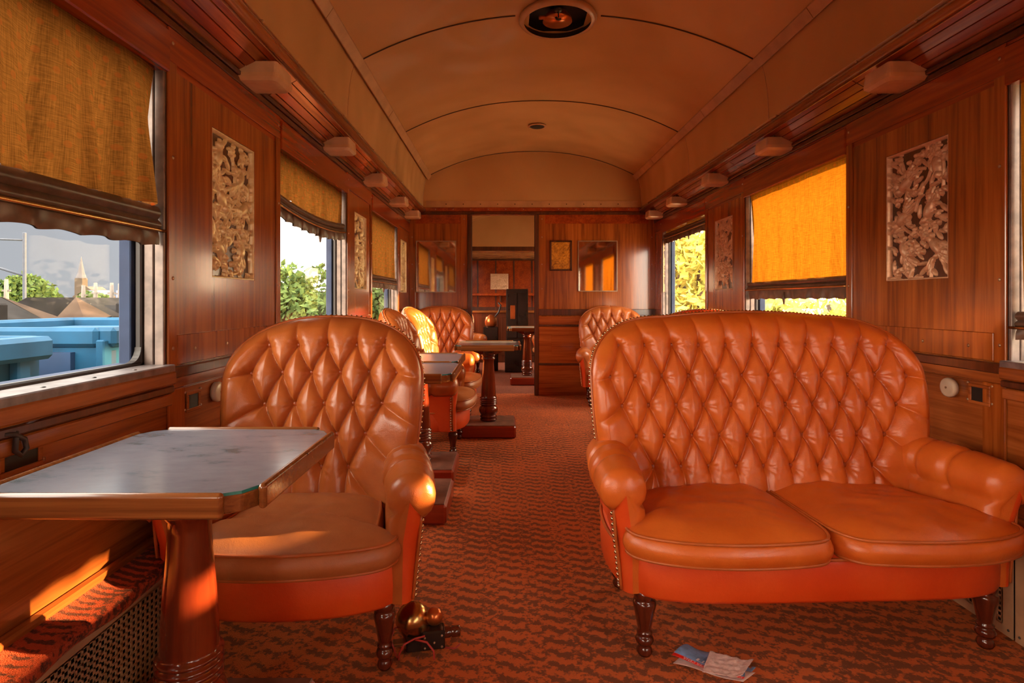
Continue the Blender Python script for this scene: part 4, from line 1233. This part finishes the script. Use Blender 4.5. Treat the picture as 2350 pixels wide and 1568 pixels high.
def bar(b, u0, u1, v0, v1):
    n_ = 6; A = np.zeros((2, n_ + 1, 3)); a_, b2, c_, d_ = [Vector(q) for q in cor]
    for j in range(n_ + 1):
        u = u0 + (u1 - u0) * j / n_
        for i, v in enumerate((v0, v1)):
            q = (a_ * (1 - u) + b2 * u) * (1 - v) + (d_ * (1 - u) + c_ * u) * v; A[i, j] = (q.x, q.y, zf(u, v) + .0012)
    b.grid(A, 0)
for k in range(6): bar(b, .36, .62, .42 + k * .07, .445 + k * .07)
b.build('printed_lines', M['print_navy'], lf)
b = MB(); bar(b, .30, .33, .2, .36); bar(b, .30, .46, .2, .215); bar(b, .38, .40, .2, .36); bar(b, .44, .46, .2, .36); b.build('printed_box', M['paper_white'], lf)
o = sheet('crumpled_receipt', [(-.037, -.073, 0), (.066, -.092, 0), (.128, -.022, 0), (.018, .02, 0)], 44, 34,
      lambda u, v: .017 + .010 * max(0, u - .82) * 5 + .0025 * mnoise.noise((u * 9, v * 7, 1)) + .0015 * abs(mnoise.noise((u * 22, v * 16, 5))) + .006 * (1 - u), [M['paper_pink']])
o.location = (.585, 1.64, 0); tag(o, 'crumpled pinkish white paper lying on top of the blue leaflet', 'paper')

# ------------------------------------------------------------------ outside
GZ = -1.25
def gmat(name, stops, sc=.6):
    m, nt, out = new_mat(name); v = coords(nt); n = N(nt, 'ShaderNodeTexNoise', i_Scale=sc, i_Detail=8.0); nt.links.new(v, n.inputs['Vector'])
    r = ramp(nt, stops, n.outputs[0]); principled(nt, out, r.outputs[0], .9, 0, .1); return m
M['ground'] = gmat('dry_grass_ground', [(.35, (.34, .28, .17)), (.6, (.52, .43, .28))])
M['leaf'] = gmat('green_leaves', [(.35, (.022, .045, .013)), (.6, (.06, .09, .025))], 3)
M['leaf_sunlit'] = gmat('sunlit_leaves', [(.35, (.25, .26, .05)), (.6, (.50, .42, .09))], 3)  # bright copy of the leaf colour with low sunlight put in
M['bark'] = plain('bark', (.05, .032, .022), .9)
M['wagon_blue'] = plain('blue_wagon_paint', (.010, .060, .125), .6, var=.2, scale=3, spec=.12)
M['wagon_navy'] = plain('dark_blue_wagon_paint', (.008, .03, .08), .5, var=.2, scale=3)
M['wagon_dark'] = plain('dark_wagon_steel', (.018, .016, .016), .9, 0.0, var=.3, scale=2, spec=.05)
M['wagon_rust'] = plain('bronze_wagon_steel', (.045, .028, .02), .9, 0.0, var=.3, scale=2, spec=.05)
M['cream_wall'] = plain('pale_wall', (.22, .19, .16), .8)
M['roof_slate'] = plain('church_roof', (.045, .04, .05), .8)
M['pole'] = plain('mast_steel', (.03, .037, .06), .6)
M['concrete'] = plain('pale_concrete', (.11, .09, .08), .8)
M['ballast'] = gmat('dark_track_ballast', [(.35, (.035, .03, .024)), (.6, (.085, .07, .05))], 4)
M['field'] = gmat('dull_grass_field', [(.35, (.05, .05, .02)), (.6, (.11, .095, .035))], .6)
b = MB(); b.box(-1.4, 300, -60, 400, GZ - .1, GZ); struct(b.build('ground', M['ground']))
b = MB(); b.box(-30, -1.4, -60, 20, GZ - .1, GZ, 0); b.box(-300, -30, -60, 400, GZ - .1, GZ, 1); b.box(-30, -1.4, 20, 400, GZ - .1, GZ, 1); struct(b.build('ground', [M['ballast'], M['field']]))
def wagon(name, X0, X1, y0, y1, top, label):
    t = thing(name, label, 'wagon', (0, 0, GZ)); z = lambda a: a - GZ
    b = MB(); 
    b.box(X0, X1 - 0, y0, y1, z(-.35), z(top - .1)); b.build('body', M['wagon_blue'], t)
    b = MB(); yy = y0
    for y in np.arange(y0, y1 + .01, .62): b.box(X1, X1 + .07, y - .05, y + .05, z(-.35), z(top - .1), 0, .01)
    b.build('ribs', M['wagon_blue'], t)
    b = MB()
    for (a, c, d, e) in ((X1 - .06, X1 + .12, y0, y1), (X0 - .1, X0 + .06, y0, y1), (X0, X1, y0 - .04, y0 + .1), (X0, X1, y1 - .1, y1 + .04)): b.box(a, c, d, e, z(top - .16), z(top), 0, .03)
    b.build('top_beam', M['wagon_blue'], t)
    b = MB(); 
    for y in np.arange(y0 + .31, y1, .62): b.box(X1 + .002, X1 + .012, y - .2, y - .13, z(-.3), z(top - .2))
    b.box(X0 + .2, X1 - .2, y0 - .05, y0, z(-.35), z(top - .2)); b.build('navy_panels', M['wagon_navy'], t)  # dark blue strips between the ribs and across the wagon end
    b = MB(); b.box(X0, X1, y0 + .2, y1 - .2, z(-.6), z(-.35))
    for y in (y0 + .8, y1 - .8):
        for x in (X0 + .3, X1 - .3): b.lathe([(.42, -.06), (.45, 0), (.42, .06)], 24, (x, y, .45), 0, Matrix.Rotation(PI / 2, 3, 'Y'))
    b.build('undercarriage', M['wagon_dark'], t)
    return t
wagon('freight_wagon', -5.6, -3.3, -3.0, 4.02, .80, 'blue open freight wagon outside the near left window, on the left')
wagon('freight_wagon', -5.6, -3.3, 4.62, 7.4, .83, 'blue open freight wagon outside the near left window, on the right')
def hopper(y0, y1, label):
    t = thing('hopper_wagon', label, 'wagon', (0, 0, GZ)); z = lambda a: a - GZ; X0, X1 = -11.5, -8.8
    b = MB(); b.prism([(X0, z(.2)), (X1, z(.2)), (X1, z(.7)), (X1 - .8, z(1.12)), (X0 + .8, z(1.12)), (X0, z(.7))], y0 + .8, y1 - .8, 0, 'y')
    b.build('body', M['wagon_dark'], t)
    b = MB(); b.add([(X1, y0, z(.6)), (X1, y0 + .8, z(.7)), (X1 - .8, y0 + .8, z(1.13)), (X1 - .8, y0 + .2, z(.65)), (X1, y1, z(.6)), (X1, y1 - .8, z(.7)), (X1 - .8, y1 - .8, z(1.13)), (X1 - .8, y1 - .2, z(.65))], [(0, 1, 2, 3), (4, 5, 6, 7)])
    b.box(X0, X1, y0 + .1, y1 - .1, z(-.4), z(.62)); b.build('bronze_panel', M['wagon_rust'], t)
    b = MB(); b.box(X1 - .2, X1 + .06, y0 + 1.2, y1 - 1.6, z(.55), z(1.0), 0, .03); b.build('side_box', M['wagon_dark'], t)
    b = MB()
    for y in (y0 + 1.2, y1 - 1.2):
        for x in (X0 + .4, X1 - .4): b.lathe([(.42, -.06), (.45, 0), (.42, .06)], 20, (x, y, .45), 0, Matrix.Rotation(PI / 2, 3, 'Y'))
    b.build('wheels', M['wagon_dark'], t)
hopper(6.0, 11.6, 'dark hopper wagon behind the blue wagons, nearer the camera'); hopper(11.9, 17.0, 'dark hopper wagon with bronze end behind the blue wagons, farther away')
# catenary mast
t = thing('catenary_mast', 'tall grey overhead line mast outside the near left window', 'mast', (-25.4, 30, GZ))
b = MB(); b.box(-.07, .07, -.07, .07, 0, 5.9, 0, .02); b.build('pole', M['pole'], t)
b = MB(); b.tube([(0, 0, 5.5), (-4, 0, 5.65)], .05, 8); b.tube([(0, 0, 3.6), (-2.2, 0, 4.3), (-6, 0, 5.6)], .06, 8); b.build('bracket_arm', M['pole'], t)
for k, (x, y, h_) in enumerate(((-62, 68, 4.0), (-58, 66, 4.2), (-52, 70, 3.6), (-50.5, 70, 3.9), (-48.5, 70, 3.9), (-47.5, 70, 3.8), (-43, 68, 3.2), (-41, 68, 3.0))):
    b = MB(); b.lathe([(.28, 0), (.25, h_ * .6), (.18, h_ + .6)], 10); b.box(-.5, .5, -.06, .06, h_ * .8, h_ * .85)
    o = b.build('concrete_post', M['concrete']); o.location = (x, y, GZ); tag(o, 'pale concrete post among the distant posts in the rail yard', 'post', 'distant posts in the rail yard')
t = thing('church', 'distant brick church with a tall pointed spire on the horizon', 'church', (-112, 150, GZ))
b = MB(); b.box(-1.0, 1.0, -1.0, 1.0, 0, 8.2); b.build('tower', M['bark'], t)
b = MB(); b.lathe([(1.25, 8.2), (.8, 9.6), (.4, 11.8), (.03, 14)], 8, (0, 0, 0), 0, None, False); b.build('spire', M['roof_slate'], t)
b = MB(); b.prism([(0, 0), (7, 0), (7, 3.4), (3.5, 6), (0, 3.4)], -3, 3, 0, 'y'); b.build('nave', M['bark'], t)
for k, (x, c_, w_, lab) in enumerate(((-100, 'bluewhite', 4, 'left'), (-93, 'bluewhite', 4, 'right'))):
    b = MB(); b.box(-2.2, 2.2, -1, 1, 2.0, 4.8); b.box(-.3, .3, -.3, .3, 0, 2)
    o = b.build('billboard', M['wagon_blue'] if 0 else plain('pale_blue_board%d' % k, (.13, .15, .27), .6)); o.location = (x, 140, GZ); tag(o, 'pale blue board right of the church spire, the %s of two' % lab, 'billboard')
def tree(name, x, y, h, w, mat, label, n=1400, leaf=.16, group=None, seed=0):
    r = random.Random(seed); t = thing(name, label, 'tree', (x, y, GZ), 0, group)
    b = MB(); lobes = [(r.uniform(-w, w) * .6, r.uniform(-w, w) * .6, h * r.uniform(.35, .85), w * r.uniform(.35, .6)) for _ in range(9)] + [(0, 0, h * .55, w * .7)]
    for k in range(n):
        lx, ly, lz, lr = r.choice(lobes); d = Vector((r.gauss(0, 1), r.gauss(0, 1), r.gauss(0, 1))).normalized() * lr * r.uniform(.6, 1.05)
        c = Vector((lx, ly, lz)) + d; c.z = max(.2, c.z); u = Vector((r.gauss(0, 1), r.gauss(0, 1), r.gauss(0, 1))).normalized(); v = u.orthogonal().normalized(); s = leaf * r.uniform(.6, 1.4)
        b.add([c - u * s, c + v * s * .5, c + u * s, c - v * s * .5], [(0, 1, 2, 3)])
    b.build('foliage', mat, t)
    b = MB(); b.tube([(0, 0, 0), (.1, 0, h * .3), (0, .1, h * .7)], [w * .07, w * .05, w * .02], 8)
    for lx, ly, lz, lr in lobes[:6]: b.tube([(0, 0, h * .3), (lx * .5, ly * .5, lz * .7), (lx, ly, lz)], [w * .04, w * .03, w * .01], 6)
    b.build('trunk', M['bark'], t)
    return t
TL = [(-7.2, 19, 3.4, 1.7, 'leafy green tree seen at the left edge of the second left window'), (-5.0, 17.5, 2.3, 1.3, 'low green bush in the middle of the second left window'),
      (-5.2, 21.5, 3.4, 1.4, 'green tree at the right edge of the second left window')]
for k, (x, y, h, w, lab) in enumerate(TL): tree('tree', x, y, h, w, M['leaf'], lab, 2600, .13, None, k)
tree('tree', -66, 80, 5.2, 3.6, M['leaf'], 'distant round tree left of the church spire', 2600, .4, None, 44)
for k in range(16): tree('tree', -100 + k * 5.6, 92 + (k % 3) * 4, 3.0 + (k * 7 % 5) * .3, 2.5, M['leaf'], 'one of the low green trees along the horizon beyond the rail yard', 900, .4, 'trees on the horizon beyond the rail yard', 50 + k)
TR = [(5.2, 15, 4.5, 2.0), (6.6, 19, 5.4, 2.4), (9.8, 22, 6.0, 3.0), (7.5, 13, 3.2, 2.0), (4.4, 20, 3.6, 1.6), (3.2, 22, 5.0, 2.0)]
rl = ['nearest', 'second', 'third', 'low one', 'small one', 'last']
for k, (x, y, h, w) in enumerate(TR): tree('tree', x, y, h, w, M['leaf_sunlit'], 'sunlit yellow-green tree outside the right windows', 2200, .14, 'sunlit trees outside the right windows', 80 + k)
for k in range(3): tree('tree', -2.9 - k * .9, 24 + k * 2.5, 3.6 + .4 * k, 1.7, M['leaf'], 'green tree outside the last left window', 1300, .15, 'trees outside the last left window', 120 + k)
b = MB(); b.box(-1.2, 1.2, -1, 1, 0, 1.75); b.prism([(-1.4, 1.75), (1.4, 1.75), (0, 2.15)], -1.1, 1.1, 0, 'y'); o = b.build('shed', M['cream_wall']); o.location = (-8.8, 25.5, GZ); tag(o, 'small pale shed among the trees outside the second left window', 'shed')

# ------------------------------------------------------------------ light
W = bpy.data.worlds.new('world'); SC.world = W; W.use_nodes = True; nt = W.node_tree; nt.nodes.clear()
out = nt.nodes.new('ShaderNodeOutputWorld'); bg = nt.nodes.new('ShaderNodeBackground')
tc = nt.nodes.new('ShaderNodeTexCoord'); sep = N(nt, 'ShaderNodeSeparateXYZ'); nt.links.new(tc.outputs['Generated'], sep.inputs[0])
# azimuth towards the sun (front right)
nrm = N(nt, 'ShaderNodeCombineXYZ'); nt.links.new(sep.outputs[0], nrm.inputs[0]); nt.links.new(sep.outputs[1], nrm.inputs[1])
vn = N(nt, 'ShaderNodeVectorMath', operation='NORMALIZE'); nt.links.new(nrm.outputs[0], vn.inputs[0])
dt = N(nt, 'ShaderNodeVectorMath', operation='DOT_PRODUCT'); nt.links.new(vn.outputs[0], dt.inputs[0]); dt.inputs[1].default_value = (.7071, .7071, 0)
mr = N(nt, 'ShaderNodeMapRange', i_1=-1.0, i_2=1.0); nt.links.new(dt.outputs['Value'], mr.inputs[0])
K = .05
hz = ramp(nt, [(0.0, (11.0*K, 9.0*K, 6.8*K)), (0.40, (9*K, 8.0*K, 6.6*K)), (0.50, (.38*K, .38*K, .39*K)), (0.60, (.42*K, .42*K, .43*K)), (0.70, (2.0*K, 1.95*K, 1.8*K)), (1.0, (13.0*K, 9.5*K, 5.4*K))], mr.outputs[0])
zn = N(nt, 'ShaderNodeRGB'); zn.outputs[0].default_value = (9.2 * K, 8.4 * K, 7.0 * K, 1)
ez = N(nt, 'ShaderNodeMapRange', i_1=0.25, i_2=0.75); nt.links.new(sep.outputs[2], ez.inputs[0])
mx = N(nt, 'ShaderNodeMix', data_type='RGBA'); nt.links.new(ez.outputs[0], mx.inputs[0]); nt.links.new(hz.outputs[0], mx.inputs[6]); nt.links.new(zn.outputs[0], mx.inputs[7])
nt.links.new(mx.outputs[2], bg.inputs[0]); bg.inputs[1].default_value = 1.0 / K; nt.links.new(bg.outputs[0], out.inputs[0])
sun = bpy.data.lights.new('sun', 'SUN'); sun.energy = 20; sun.angle = math.radians(.9); sun.color = (1, .66, .28)
so = bpy.data.objects.new('sun', sun); COL.objects.link(so)
d = Vector((-1, -.10, -.20)); so.rotation_euler = d.to_track_quat('-Z', 'Y').to_euler(); so.location = (9, 3, 4)

# ------------------------------------------------------------------ camera
cam = bpy.data.cameras.new('camera'); co = bpy.data.objects.new('camera', cam); COL.objects.link(co); SC.camera = co
co.location = (0, 0, 1.05); co.rotation_euler = (PI / 2, 0, 0); cam.sensor_width = 36; cam.lens = 36 * 1300 / 2350
cam.shift_x = (1175 - 1157) / 2350; cam.shift_y = -(784 - 690) / 2350; cam.clip_end = 1000; cam.clip_start = .02
SC.view_settings.view_transform = 'Standard'; SC.view_settings.look = 'None'; SC.view_settings.gamma = 1; SC.view_settings.use_curve_mapping = False
SC.view_settings.exposure = 0.6
SC.cycles.max_bounces = 10; SC.cycles.diffuse_bounces = 6; SC.cycles.transparent_max_bounces = 16
